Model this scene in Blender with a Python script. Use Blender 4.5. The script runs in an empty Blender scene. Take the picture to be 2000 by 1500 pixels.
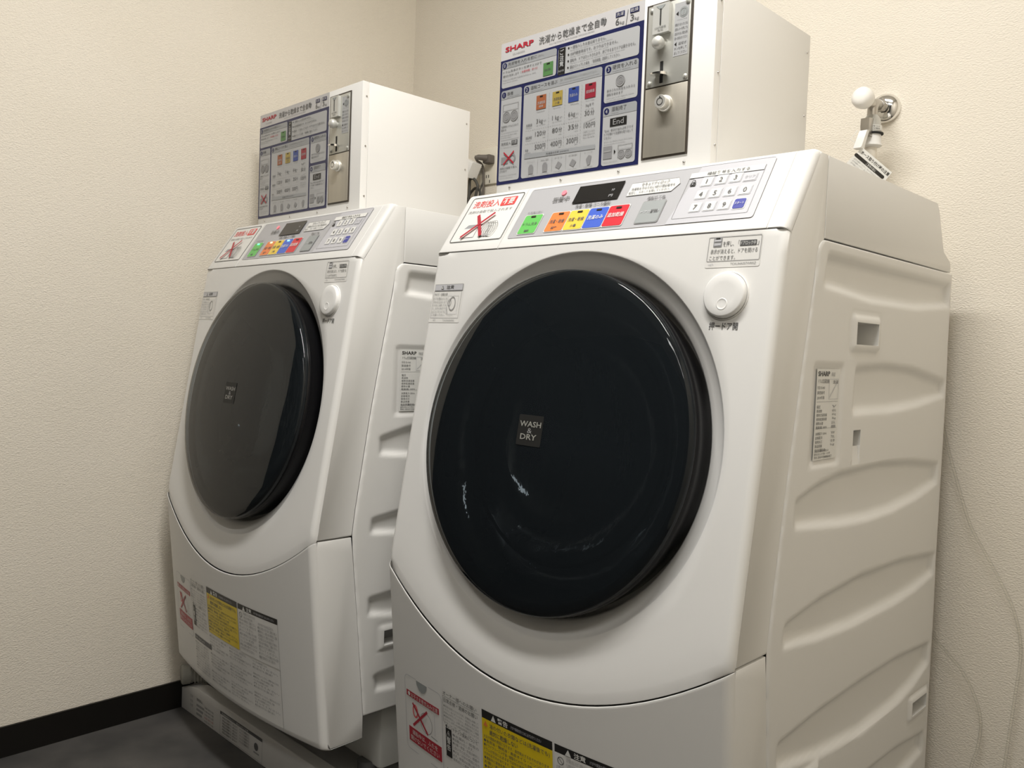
import bpy, bmesh, math
from mathutils import Vector, Matrix

# ------------------------------------------------------------------ camera, world, lights, exposure
S = 0.872                      # metres per survey unit
FZ = -1.395                    # floor height in survey units
C = bpy.context.scene.collection
sc = bpy.context.scene

def G(x, y, z):                # survey coordinates -> world metres
    return Vector((x * S, y * S, (z - FZ) * S))

YAW, PITCH, ROLL = 0.76959, -0.04446, -0.03782
cyw, syw, cp, sp, cr, sr = math.cos(YAW), math.sin(YAW), math.cos(PITCH), math.sin(PITCH), math.cos(ROLL), math.sin(ROLL)
fwd = Vector((-syw * cp, cyw * cp, sp)); right = Vector((cyw, syw, 0)); down = fwd.cross(right)
rr = cr * right + sr * down; dd = -sr * right + cr * down
cam = bpy.data.cameras.new('camera'); cam.sensor_width = 36; cam.lens = 1649.77 * 36 / 2000; cam.clip_start = 0.02
camo = bpy.data.objects.new('camera', cam); C.objects.link(camo)
M = Matrix((rr, -dd, -fwd)).transposed().to_4x4(); M.translation = G(0.75486, -1.22724, -0.32907)
camo.matrix_world = M; sc.camera = camo

sc.view_settings.view_transform = 'Standard'; sc.view_settings.look = 'None'
sc.view_settings.gamma = 1; sc.view_settings.use_curve_mapping = False
sc.view_settings.exposure = 0.0

w = bpy.data.worlds.new('world'); sc.world = w; w.use_nodes = True
w.node_tree.nodes['Background'].inputs[0].default_value = (0.80, 0.78, 0.74, 1)
w.node_tree.nodes['Background'].inputs[1].default_value = 0.03

LAMPS = [(0.05, -0.69, 1.335, 34.0), (0.50, -2.1, 1.335, 10.5)]          # ceiling lamp, then an added fill light: position (survey units) and power
LAMP_SIZE = (1.05, 0.16)

# ------------------------------------------------------------------ materials
MATS = {}
def mat(name, col, rough=0.45, metal=0.0, emit=0.0, coat=0.0, spec=0.5):
    if name in MATS: return MATS[name]
    m = bpy.data.materials.new(name); m.use_nodes = True
    b = m.node_tree.nodes['Principled BSDF']
    b.inputs['Base Color'].default_value = (*col, 1); b.inputs['Roughness'].default_value = rough
    b.inputs['Metallic'].default_value = metal; b.inputs['Specular IOR Level'].default_value = spec
    b.inputs['Coat Weight'].default_value = coat
    if emit:
        b.inputs['Emission Color'].default_value = (*col, 1); b.inputs['Emission Strength'].default_value = emit
    MATS[name] = m; return m

def noisy(m, scale, c1, c2, bump=0.0, detail=4, bscale=None, stretch=(1, 1, 1), dist=0.001):
    nt = m.node_tree; b = nt.nodes['Principled BSDF']
    tc = nt.nodes.new('ShaderNodeTexCoord'); mp = nt.nodes.new('ShaderNodeMapping'); mp.inputs['Scale'].default_value = stretch
    nt.links.new(tc.outputs['Object'], mp.inputs['Vector'])
    n = nt.nodes.new('ShaderNodeTexNoise'); n.inputs['Scale'].default_value = scale; n.inputs['Detail'].default_value = detail
    nt.links.new(mp.outputs[0], n.inputs['Vector'])
    r = nt.nodes.new('ShaderNodeValToRGB'); r.color_ramp.elements[0].color = (*c1, 1); r.color_ramp.elements[1].color = (*c2, 1)
    r.color_ramp.elements[0].position = 0.3; r.color_ramp.elements[1].position = 0.7
    nt.links.new(n.outputs['Fac'], r.inputs[0]); nt.links.new(r.outputs[0], b.inputs['Base Color'])
    if bump:
        n2 = nt.nodes.new('ShaderNodeTexNoise'); n2.inputs['Scale'].default_value = bscale or scale; n2.inputs['Detail'].default_value = 3
        nt.links.new(mp.outputs[0], n2.inputs['Vector'])
        bp = nt.nodes.new('ShaderNodeBump'); bp.inputs['Strength'].default_value = bump; bp.inputs['Distance'].default_value = dist
        nt.links.new(n2.outputs['Fac'], bp.inputs['Height']); nt.links.new(bp.outputs[0], b.inputs['Normal'])
    return m

wallm = noisy(mat('wallpaper', (.8, .74, .64), 0.75, spec=.25), 3.0, (.78, .725, .625), (.80, .745, .65), bump=0.8, bscale=250, stretch=(1, 1, 1.7), dist=0.002)
floorm = noisy(mat('vinyl floor', (.06, .06, .06), 0.45, spec=.3), 7, (.045, .045, .045), (.10, .095, .09), bump=.1, bscale=60, detail=8)
ceilm = mat('ceiling paint', (.8, .78, .73), .9)
basem = mat('black vinyl skirting', (.008, .007, .006), .4, spec=.3)
white = noisy(mat('white plastic', (.78, .775, .75), .42, spec=.35), 4, (.775, .768, .742), (.785, .778, .756))
white2 = mat('bright white plastic', (.80, .795, .775), .38, spec=.35)
pwhite = mat('panel white plastic', (.70, .695, .675), .42, spec=.3)
sheet = mat('white painted steel', (.80, .79, .765), .42, spec=.4)
base_white = mat('pale grey resin', (.55, .55, .52), .5)
panw = noisy(mat('pan resin', (.68, .68, .68), .5), 5, (.62, .61, .59), (.70, .69, .67))
paper = mat('sticker white', (.74, .74, .71), .35)
paper_d = mat('sticker clear film', (.76, .75, .72), .28)
black = mat('print black', (.015, .014, .013), .4)
dgrey = mat('print dark grey', (.10, .10, .10), .45)
mgrey = mat('print mid grey', (.30, .30, .30), .45)
lgrey = mat('print light grey', (.52, .52, .54), .4)
sgrey = mat('sign pale grey', (.24, .24, .245), .4)
hgrey = mat('sign header grey', (.31, .32, .33), .4)
signw = mat('sign white', (.415, .42, .425), .35)
signh = mat('sign top white', (.53, .52, .52), .35)
navy = mat('sign navy', (.014, .017, .075), .35)
red = mat('print red', (.42, .020, .038), .4)
redl = mat('print bright red', (.75, .07, .07), .4)
green = mat('key green', (.13, .50, .11), .35)
orange = mat('key orange', (.78, .22, .06), .35)
yellow = mat('key yellow', (.80, .56, .07), .35)
blue = mat('key blue', (.055, .12, .55), .35)
crim = mat('key crimson', (.60, .025, .04), .35)
keyg = mat('key grey', (.30, .32, .32), .4)
stblue = mat('key navy', (.03, .04, .30), .3)
sgreen = mat('sign swatch green', (.085, .21, .07), .4)
sorange = mat('sign swatch orange', (.31, .10, .042), .4)
syellow = mat('sign swatch yellow', (.36, .27, .06), .4)
sblue = mat('sign swatch blue', (.034, .062, .25), .4)
sred = mat('sign swatch red', (.27, .02, .036), .4)
warny = mat('warning yellow', (.78, .58, .01), .35)
cpanel = mat('control panel silver', (.415, .415, .43), .35, spec=.5)
cpanel_l = mat('control panel pale silver', (.50, .50, .53), .35, spec=.5)
keyw = mat('keypad key white', (.70, .70, .68), .35)
screen = mat('display black', (.010, .010, .011), .12, spec=.5)
steel = noisy(mat('brushed steel', (.5, .47, .41), .38, .55), 90, (.46, .43, .37), (.50, .47, .40), stretch=(1, 1, .05))
steel2 = mat('coin mech plate', (.52, .52, .48), .4, .45)
chrome = mat('chrome', (.80, .79, .77), .12, 1.0)
nickel = mat('dull nickel', (.50, .48, .45), .28, 1.0)
castm = mat('cast grey', (.58, .58, .55), .4, .3)
frame_d = mat('dark bronze frame', (.055, .045, .035), .45)
slotd = mat('slot black', (.006, .006, .006), .7)
rubber = mat('grey rubber cord', (.06, .058, .05), .55)
plugm = mat('brown grey plug', (.12, .105, .09), .55)
cream = mat('cream outlet', (.74, .70, .60), .4)
hosem = mat('grey hose', (.33, .325, .29), .55)
knobw = mat('white knob', (.86, .84, .80), .3)
led_off = mat('lamp window dark', (.03, .025, .02), .3)
led_r = mat('pink lamp', (.95, .18, .22), .4, emit=.55)
led_g = mat('green lamp lit', (.10, 1.0, .45), .4, emit=3.0)
led_y = mat('lime lamp lit', (.55, 1.0, .45), .4, emit=2.0)
led_c = mat('cyan lamp lit', (.20, .85, 1.0), .4, emit=3.0)
badge_m = mat('smoky badge', (.022, .022, .021), .5, spec=.2)
badge_t = mat('badge lettering', (.32, .32, .29), .4)
dark_in = mat('drum dark', (.012, .012, .013), .5)
rim_d = mat('door black rim', (.006, .006, .007), .2, spec=.2)

def glass_mat(name, tint, ior=1.45, rough=.015):
    m = bpy.data.materials.new(name); m.use_nodes = True; nt = m.node_tree; nt.nodes.clear()
    o = nt.nodes.new('ShaderNodeOutputMaterial'); mx = nt.nodes.new('ShaderNodeMixShader')
    fr = nt.nodes.new('ShaderNodeFresnel'); fr.inputs[0].default_value = ior
    t = nt.nodes.new('ShaderNodeBsdfTransparent'); t.inputs[0].default_value = (*tint, 1)
    g = nt.nodes.new('ShaderNodeBsdfGlossy'); g.inputs['Roughness'].default_value = rough
    nt.links.new(fr.outputs[0], mx.inputs[0]); nt.links.new(t.outputs[0], mx.inputs[1]); nt.links.new(g.outputs[0], mx.inputs[2])
    nt.links.new(mx.outputs[0], o.inputs[0]); return m
def smoked_mat():
    m = glass_mat('smoked glass', (.64, .70, .74), 1.40, .02); nt = m.node_tree
    t = [n for n in nt.nodes if n.type == 'BSDF_TRANSPARENT'][0]; mx = [n for n in nt.nodes if n.type == 'MIX_SHADER'][0]
    d = nt.nodes.new('ShaderNodeBsdfDiffuse'); d.inputs[0].default_value = (.019, .024, .028, 1)
    m2 = nt.nodes.new('ShaderNodeMixShader'); m2.inputs[0].default_value = .42
    nt.links.new(t.outputs[0], m2.inputs[1]); nt.links.new(d.outputs[0], m2.inputs[2]); nt.links.new(m2.outputs[0], mx.inputs[1])
    return m
smoked = smoked_mat()
cleart = glass_mat('clear tube', (.98, .98, .97), 1.13, .05)
bowlm = noisy(mat('inner bowl glass', (.02, .023, .026), .06, spec=.8), 9, (.016, .019, .022), (.026, .029, .033), bump=.22, bscale=45, stretch=(1.6, 1, .45), dist=.004)

# ------------------------------------------------------------------ helpers
def link(o, parent=None):
    C.objects.link(o)
    if parent: o.parent = parent
    return o
def empty(name, loc, rz=0):
    o = bpy.data.objects.new(name, None); o.empty_display_size = .1; C.objects.link(o)
    o.location = loc; o.rotation_euler = (0, 0, rz); return o
def tag(o, label=None, cat=None, group=None, kind=None):
    if label: o['label'] = label
    if cat: o['category'] = cat
    if group: o['group'] = group
    if kind: o['kind'] = kind
    return o
def mesh(name, v, f, m, parent=None, smooth=None, idx=None):
    me = bpy.data.meshes.new(name); me.from_pydata([tuple(p) for p in v], [], f)
    for x in (m if isinstance(m, list) else [m]): me.materials.append(x)
    if idx: me.polygons.foreach_set('material_index', idx)
    if smooth is not None:
        me.polygons.foreach_set('use_smooth', [True] * len(me.polygons))
        me.set_sharp_from_angle(angle=math.radians(smooth))
    me.update()
    return link(bpy.data.objects.new(name, me), parent)
def from_bm(name, bm, m, parent=None, smooth=None, fix=True):
    if fix: bmesh.ops.recalc_face_normals(bm, faces=bm.faces)
    me = bpy.data.meshes.new(name); bm.to_mesh(me); bm.free()
    for x in (m if isinstance(m, list) else [m]): me.materials.append(x)
    if smooth is not None:
        me.polygons.foreach_set('use_smooth', [True] * len(me.polygons)); me.set_sharp_from_angle(angle=math.radians(smooth))
    return link(bpy.data.objects.new(name, me), parent)
def box_bm(bm, a, b, bev=0, seg=2):
    r = bmesh.ops.create_cube(bm, size=1); vs = r['verts']
    for v in vs:
        v.co = Vector([a[i] if v.co[i] < 0 else b[i] for i in range(3)])
    if bev:
        es = list({e for v in vs for e in v.link_edges})
        bmesh.ops.bevel(bm, geom=es, offset=bev, segments=seg, profile=.5, affect='EDGES')
def box(name, a, b, m, parent=None, bev=0, smooth=35):
    a, b = [min(a[i], b[i]) for i in range(3)], [max(a[i], b[i]) for i in range(3)]
    bm = bmesh.new(); box_bm(bm, a, b, bev); return from_bm(name, bm, m, parent, smooth if bev else None)
def tube_bm(bm, pts, r, seg=12, cap=True):
    pts = [Vector(p) for p in pts]; n = len(pts); rings = []
    rs = r if isinstance(r, (list, tuple)) else [r] * n
    up = Vector((0, 0, 1)); pn = None
    for i in range(n):
        t = (pts[min(i + 1, n - 1)] - pts[max(i - 1, 0)]).normalized()
        if pn is None:
            a = t.cross(up)
            if a.length < 1e-3: a = t.cross(Vector((1, 0, 0)))
        else: a = pn - t * pn.dot(t)
        a.normalize(); pn = a; b = t.cross(a)
        rings.append([bm.verts.new(pts[i] + rs[i] * (math.cos(2 * math.pi * k / seg) * a + math.sin(2 * math.pi * k / seg) * b)) for k in range(seg)])
    for i in range(n - 1):
        for k in range(seg):
            bm.faces.new((rings[i][k], rings[i][(k + 1) % seg], rings[i + 1][(k + 1) % seg], rings[i + 1][k]))
    if cap:
        bm.faces.new(rings[0]); bm.faces.new(rings[-1])
def spline(pts, n=8):
    P = [Vector(p) for p in pts]; out = []
    for i in range(len(P) - 1):
        p0, p1, p2, p3 = P[max(i - 1, 0)], P[i], P[i + 1], P[min(i + 2, len(P) - 1)]
        for k in range(n):
            t = k / n
            out.append(.5 * ((2 * p1) + (-p0 + p2) * t + (2 * p0 - 5 * p1 + 4 * p2 - p3) * t * t + (-p0 + 3 * p1 - 3 * p2 + p3) * t ** 3))
    return out + [P[-1]]
def tube(name, pts, r, m, parent=None, seg=12, cap=True):
    bm = bmesh.new(); tube_bm(bm, pts, r, seg, cap); return from_bm(name, bm, m, parent, 40)
def lathe_bm(bm, org, axis, prof, seg=48):
    axis = Vector(axis).normalized(); a = axis.cross(Vector((0, 0, 1)))
    if a.length < 1e-3: a = axis.cross(Vector((1, 0, 0)))
    a.normalize(); b = axis.cross(a); org = Vector(org); rings = []
    for r, h in prof:
        if r < 1e-6: rings.append([bm.verts.new(org + axis * h)])
        else: rings.append([bm.verts.new(org + axis * h + r * (math.cos(2 * math.pi * k / seg) * a + math.sin(2 * math.pi * k / seg) * b)) for k in range(seg)])
    for i in range(len(rings) - 1):
        A, B = rings[i], rings[i + 1]
        for k in range(seg):
            k2 = (k + 1) % seg
            if len(A) == 1 and len(B) == 1: continue
            if len(A) == 1: bm.faces.new((A[0], B[k], B[k2]))
            elif len(B) == 1: bm.faces.new((A[k], B[0], A[k2]))
            else: bm.faces.new((A[k], B[k], B[k2], A[k2]))
def lathe(name, org, axis, prof, m, parent=None, seg=48, smooth=40):
    bm = bmesh.new(); lathe_bm(bm, org, axis, prof, seg); return from_bm(name, bm, m, parent, smooth)
def prism(name, loop, off, m, parent=None, bev=0, smooth=35):
    """closed loop of 3-D points pushed along the vector off"""
    bm = bmesh.new(); off = Vector(off)
    a = [bm.verts.new(p) for p in loop]; b = [bm.verts.new(Vector(p) + off) for p in loop]; n = len(loop)
    fa = bm.faces.new(a); bm.faces.new(b[::-1])
    for i in range(n): bm.faces.new((a[i], b[i], b[(i + 1) % n], a[(i + 1) % n]))
    if bev: bmesh.ops.bevel(bm, geom=[e for e in fa.edges], offset=bev, segments=2, profile=.5, affect='EDGES')
    return from_bm(name, bm, m, parent, smooth if bev else None)

TXT = {}
def text_geo(s, bold=0.0):
    k = (s, bold)
    if k not in TXT:
        c = bpy.data.curves.new('t', 'FONT'); c.body = s; c.size = 1; c.resolution_u = 2; c.offset = bold; c.fill_mode = 'FRONT'
        o = bpy.data.objects.new('t', c); me = o.to_mesh()
        v = [(p.co.x, p.co.y) for p in me.vertices]; f = [tuple(p.vertices) for p in me.polygons]
        o.to_mesh_clear(); bpy.data.objects.remove(o); bpy.data.curves.remove(c)
        xs = [p[0] for p in v]; ys = [p[1] for p in v]
        TXT[k] = (v, f, min(xs), max(xs), min(ys), max(ys))
    return TXT[k]

class Decal:
    """flat print on a surface: shapes in surface coordinates, mapped to 3-D by fn(u, v, offset)"""
    def __init__(s, fn, step=.0005): s.fn = fn; s.v = []; s.f = []; s.i = []; s.m = []; s.step = step
    def add(s, pts, faces, m, layer):
        if m not in s.m: s.m.append(m)
        k = s.m.index(m); b = len(s.v)
        s.v += [s.fn(p[0], p[1], layer * s.step) for p in pts]
        s.f += [tuple(b + j for j in f) for f in faces]; s.i += [k] * len(faces)
    def rect(s, x0, z0, x1, z1, m, layer=1, n=1, k=1):
        P = [(x0 + (x1 - x0) * i / n, z0 + (z1 - z0) * j / k) for j in range(k + 1) for i in range(n + 1)]
        s.add(P, [(j * (n + 1) + i, j * (n + 1) + i + 1, (j + 1) * (n + 1) + i + 1, (j + 1) * (n + 1) + i) for j in range(k) for i in range(n)], m, layer)
    def poly(s, P, m, layer=1): s.add(P, [tuple(range(len(P)))], m, layer)
    @staticmethod
    def rr(x0, z0, x1, z1, r, n=5):
        x0, x1 = min(x0, x1), max(x0, x1); z0, z1 = min(z0, z1), max(z0, z1)
        out = []
        for cx, cz, a in ((x1 - r, z1 - r, 0), (x0 + r, z1 - r, 90), (x0 + r, z0 + r, 180), (x1 - r, z0 + r, 270)):
            for k in range(n + 1):
                t = math.radians(a + 90 * k / n); out.append((cx + r * math.cos(t), cz + r * math.sin(t)))
        return out
    def rrect(s, x0, z0, x1, z1, r, m, layer=1): s.poly(s.rr(x0, z0, x1, z1, r), m, layer)
    def loop(s, P, wd, m, layer=1):
        """outline strip of width wd inside the loop P"""
        n = len(P); cx = sum(p[0] for p in P) / n; cz = sum(p[1] for p in P) / n; Q = []
        for i in range(n):
            a, b, c = P[i - 1], P[i], P[(i + 1) % n]
            t = Vector((c[0] - a[0], c[1] - a[1])); nn = Vector((-t.y, t.x)).normalized()
            if nn.dot(Vector((cx - b[0], cz - b[1]))) < 0: nn = -nn
            Q.append((b[0] + nn.x * wd, b[1] + nn.y * wd))
        s.add(list(P) + Q, [(i, (i + 1) % n, n + (i + 1) % n, n + i) for i in range(n)], m, layer)
    def frame(s, x0, z0, x1, z1, r, wd, m, layer=1): s.loop(s.rr(x0, z0, x1, z1, r), wd, m, layer)
    def circ(s, x, z, r, m, layer=1, n=20): s.poly([(x + r * math.cos(2 * math.pi * k / n), z + r * math.sin(2 * math.pi * k / n)) for k in range(n)], m, layer)
    def ring(s, x, z, r, wd, m, layer=1, n=24, rx=1): s.loop([(x + rx * r * math.cos(2 * math.pi * k / n), z + r * math.sin(2 * math.pi * k / n)) for k in range(n)], wd, m, layer)
    def line(s, x0, z0, x1, z1, wd, m, layer=1):
        t = Vector((x1 - x0, z1 - z0)); n = Vector((-t.y, t.x)).normalized() * wd / 2
        s.add([(x0 + n.x, z0 + n.y), (x1 + n.x, z1 + n.y), (x1 - n.x, z1 - n.y), (x0 - n.x, z0 - n.y)], [(0, 1, 2, 3)], m, layer)
    def cross(s, x0, z0, x1, z1, wd, m, layer=3):
        s.line(x0, z0, x1, z1, wd, m, layer); s.line(x0, z1, x1, z0, wd, m, layer)
    def tbox(s, t, x0, x1, z0, z1, m, layer=2, bold=0.0):
        """text stretched into a box"""
        v, f, a, b, c, d = text_geo(t, bold)
        s.add([(x0 + (p[0] - a) / (b - a) * (x1 - x0), z0 + (p[1] - c) / (d - c) * (z1 - z0)) for p in v], f, m, layer)
    def txt(s, t, x, z, h, m, layer=2, bold=0.0, wx=1.0, maxw=None, align='L'):
        """text with its baseline at z; h is the full character height"""
        v, f, a, b, c, d = text_geo(t, bold); k = h / .86; kx = k * wx
        if maxw and (b - a) * kx > maxw: kx = maxw / (b - a)
        if align == 'C': x = x - (b - a) * kx / 2
        s.add([(x + (p[0] - a) * kx, z + p[1] * k) for p in v], f, m, layer)
    def vtxt(s, t, x, z, h, m, layer=2, bold=0.0, pitch=1.1):
        for i, ch in enumerate(t): s.txt(ch, x, z - i * h * pitch, h, m, layer, bold, align='C')
    def build(s, name, parent):
        return mesh(name, s.v, s.f, s.m, parent, None, s.i)

# ------------------------------------------------------------------ room
XL, YB, XR, YF, ZC = -1.558, .62, 1.20, -3.4, 1.36
YLW = -.82                                   # the left wall ends at an opening
def slab(name, a, b, m):
    o = box(name, G(*a), G(*b), m); tag(o, kind='structure'); return o
slab('floor', (XL - 1.6, YF, FZ - .08), (XR + .1, YB + .1, FZ), floorm)
slab('ceiling', (XL - 1.6, YF, ZC), (XR + .1, YB + .1, ZC + .08), ceilm)
slab('wall_back', (XL - .1, YB, FZ), (XR + .1, YB + .1, ZC), wallm)
slab('wall_left', (XL - .1, YLW, FZ), (XL, YB, ZC), wallm)
slab('wall_right', (XR, YF, FZ), (XR + .1, YB, ZC), wallm)
slab('baseboard_left', (XL, YLW, FZ), (XL + .007, YB, FZ + .077), basem)
slab('baseboard_back', (XL + .007, YB - .007, FZ), (XR, YB, FZ + .077), basem)
slab('baseboard_right', (XR - .007, YF, FZ), (XR, YB - .007, FZ + .077), basem)

for i, (x, y, z, pw) in enumerate(LAMPS):
    t = empty('lamp_or_fill', G(x, y, ZC)); tag(t, ['long white ceiling lamp just in front of the machines', 'added fill light behind the camera in a long white ceiling housing'][i], 'lamp', 'ceiling lamps')
    hx, hy = LAMP_SIZE[0] / 2, LAMP_SIZE[1] / 2
    box('housing', (-hx - .02, -hy - .02, -.03), (hx + .02, hy + .02, 0), white2, t, .004)
    ld = bpy.data.lights.new('lamp_light', 'AREA'); ld.shape = 'RECTANGLE'; ld.size = LAMP_SIZE[0]; ld.size_y = LAMP_SIZE[1]
    ld.energy = pw; ld.color = (1.0, .975, .935)
    lo = bpy.data.objects.new('lamp_light', ld); link(lo, t); lo.location = (0, 0, -.034)

# ------------------------------------------------------------------ washing machine
OX = -.156
def V(x, y, z): return Vector(((x - OX) * S, y * S, (z - FZ) * S))
X0, X1 = -.523, .211
FOLD, BOT = -.153, -1.197
def fy(z): return -.1106 + .165 * z
NF = Vector((0, -1, .165)).normalized()
NC = Vector((0, -1, .668)).normalized()
def lowy(x, z):
    u = (x - OX) / .367
    return -.234 - .0935 * (z + .745) - .034 * max(0, 1 - u * u)
def seam(x):
    u = (x - OX) / .367
    return -.7468 - .1315 * max(0, 1 - u * u)
def rnd(d, r): return 0 if d >= r else r - math.sqrt(max(0, r * r - (r - max(d, 0)) ** 2))
RE = .013
def P_front(x, z, off):
    p = Vector((x, fy(z), z)) + NF * off; return V(*p)
def P_ctrl(x, v, off):
    t = v / 1.2026
    p = Vector((x, -.061 + .668 * t, -.0365 + t)) + NC * off; return V(*p)
def P_low(x, z, off): return V(x, lowy(x, z) - off, z)
def P_side(y, z, off): return V(X1 + off, y, z)

def make_washer():
    root = empty('washing_machine', V(OX, 0, FZ))
    # ---- inner cabinet and bottom
    prof = [(-.02, -.035), (.452, -.035), (.49, -.12), (.536, -.136), (.563, -1.146), (.02, -1.146), (.02, -.25), (-.02, -.17)]
    prism('cabinet', [V(X0 + .046, y, z) for y, z in prof], (S * (X1 - X0 - .092), 0, 0), white, root)
    prism('top_cover', [V(X0 + .008, y, z) for y, z in [(-.036, -.0335), (.452, -.0335), (.456, -.046), (-.036, -.046)]], (S * (X1 - X0 - .016), 0, 0), white, root)
    box('top_pedestal', V(-.47, .012, -.036), V(-.03, .31, -.0234), white, root)
    box('base_frame', V(X0 + .03, -.030, -1.30), V(X1 - .018, .54, -1.146), base_white, root, .01)
    for fx in (X0 + .07, X1 - .07):
        for fyy in (-.03, .48):
            lathe('foot', V(fx, fyy, FZ + .035), (0, 0, 1), [(0, 0), (.026, 0), (.026, .02), (.018, .03), (.018, .06), (0, .06)], dgrey, root, 20)
    # ---- front panel with its round recess
    cx, cz = -.158, -.4795
    angs = [2 * math.pi * k / 168 for k in range(168)]
    for px, pz in ((X0, FOLD), (X1, FOLD), (X0, seam(X0)), (X1, seam(X1))):
        a = math.atan2(pz - cz, px - cx) % (2 * math.pi)
        k = min(range(len(angs)), key=lambda q: abs(angs[q] - a)); angs[k] = a
    def bound(a):
        lo, hi = .3, 1.0
        for _ in range(40):
            m = (lo + hi) / 2; x, z = cx + m * math.cos(a), cz + m * math.sin(a)
            ok = X0 <= x <= X1 and z <= FOLD and z >= seam(x) + .0008
            lo, hi = (m, hi) if ok else (lo, m)
        return lo
    def hf(x, z):
        h = rnd(min(x - X0, X1 - x), RE)
        d = z - seam(x)
        if d < .035: h += .0035 * (1 - d / .035) ** 2
        return h
    rec = [(.235, -.060), (.275, -.056), (.284, -.045), (.2865, -.024), (.291, -.0185), (.300, -.0145), (.312, -.0075), (.3170, -.0035), (.3190, -.0008), (.3205, 0)]
    vs, fs = [], []
    nA = len(angs)
    for r, o in rec:
        for a in angs: vs.append(P_front(cx + r * .990 * math.cos(a), cz + r * .990 * math.sin(a) / 1.0135, o))
    dl = [.017, .0145, .012, .010, .008, .006, .0042, .0027, .0015, .0006, 0]
    B = [bound(a) for a in angs]; nR = len(rec)
    rows = [('l', .25), ('l', .5), ('l', .75)] + [('d', d) for d in dl]
    for ri, (kind, q) in enumerate(rows):
        for a, b in zip(angs, B):
            r = .3173 + (max(b - .02, .3190) - .3173) * q if kind == 'l' else max(b - q, .3192 + .0004 * ri)
            x, z = cx + r * math.cos(a), cz + r * math.sin(a)
            if kind == 'l':
                z += (1 - q) * .3173 * math.sin(a) * (1 / 1.0135 - 1)
            vs.append(P_front(x, z, -hf(x, z)))
        nR += 1
    for i in range(nR - 1):
        for k in range(nA):
            k2 = (k + 1) % nA; fs.append((i * nA + k, i * nA + k2, (i + 1) * nA + k2, (i + 1) * nA + k))
    mesh('front_panel', vs, fs, white, root, 50)
    # ---- lower panel, bulging
    xs = [X0 + d for d in (0, .0002, .0008, .0018, .0032, .005, .007, .009, .011, .013)]
    xs += [X0 + .013 + (X1 - X0 - .026) * k / 26 for k in range(1, 26)] + [X1 - (x - X0) for x in reversed(xs)]
    ts = [0, .0008, .003, .012, .03] + [.06 + .90 * k / 14 for k in range(15)] + [.985, .995, 1]
    vs, fs = [], []
    for t in ts:
        for x in xs:
            z = seam(x) - .0022 + t * (BOT - seam(x)); d = t * abs(BOT - seam(x)); db = (1 - t) * abs(BOT - seam(x))
            h = rnd(min(x - X0, X1 - x), RE) + rnd(d, .0012) + rnd(db, .008)
            vs.append(P_low(x, z, -h))
    n = len(xs)
    for x in xs: vs.append(V(x, -.10, BOT))
    for j in range(len(ts)):
        for i in range(n - 1): fs.append((j * n + i, (j + 1) * n + i, (j + 1) * n + i + 1, j * n + i + 1))
    mesh('lower_panel', vs, fs, white, root, 50)
    # ---- control panel slab
    xs = [X0 + d for d in (0, .0002, .0008, .0018, .0032, .005, .007, .009, .011, .013)]
    xm = [-.40, -.353, -.3522, -.3512, -.3504, -.30, -.1, .1, .1788, .1795, .1805, .1812]
    xs = xs + xm + [X1 - (x - X0) for x in reversed(xs)]
    vv = [-.1376, -.137, -.134, -.12, -.08, -.04, -.002, .002, .006, .0095, .0125, .0148, .016]
    vs, fs = [], []
    for v in vv:
        for x in xs:
            h = rnd(min(x - X0, X1 - x), RE) + rnd(.016 - v, .014) + rnd(v + .1376, .002)
            if -.3523 < x < -.3511: h += .0025
            if .1793 < x < .1807: h += .0012
            vs.append(P_ctrl(x, v, -min(h, .03)))
    n = len(xs)
    for j in range(len(vv) - 1):
        for i in range(n - 1): fs.append((j * n + i, j * n + i + 1, (j + 1) * n + i + 1, (j + 1) * n + i))
    cp_ = mesh('control_panel', vs, fs, pwhite, root, 50)
    ff = [Vector((0, -.061 + .668 * (v / 1.2026), -.0365 + v / 1.2026)) - NC * .0045 for v in (-.10, -.137)] + [Vector((0, fy(z), z)) - NF * .0045 for z in (-.1545, -.1575)] + [Vector((0, -.09, -.1575)), Vector((0, -.09, -.13))]
    prism('fold_rail', [V(X0 + .004, p.y, p.z) for p in ff], (S * (X1 - X0 - .008), 0, 0), white, root)
    # ---- side plates (both sides)
    gro = [(-.030, -.1575), (-.042, -.172), (-.0475, -.217), (-.0715, -.341), (-.098, -.49), (-.128, -.687), (-.1345, -.741)]
    p1 = [(-.046, -.0335), (-.0215, -.0335), (-.0215, -.156)] + [(y - .0012, z) for y, z in gro[1:]] + [(-.1355, -.7448), (fy(-.7448) + RE * 1.01, -.7448), (fy(-.162) + RE, -.162), (-.1245, -.157)]
    p2 = [(-.0195, -.0335), (.452, -.0335), (.464, -.044), (.497, -.112), (.503, -.12), (.540, -.133), (.546, -.14), (.546, -.1535), (-.0195, -.1535)]
    p4 = [(lowy(X1, -.749) + RE + .003, -.7485), (-.1365, -.7485), (-.1325, -.782), (-.1155, -.932), (-.0935, -1.147), (-.0925, BOT), (lowy(X1, BOT) + RE + .006, BOT)]
    p4 += [(lowy(X1, z) + RE, z) for z in (-1.185, -1.1, -1.0, -.9, -.8, -.76)]
    for xe, sg in ((X1, -1), (X0, 1)):
        for nm, pl in (('front_side_plate', p1), ('rear_side_plate', p2), ('lower_side_plate', p4)):
            prism(nm, [V(xe, y, z) for y, z in pl], (sg * .040 * S, 0, 0), white, root, .0008)
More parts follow.
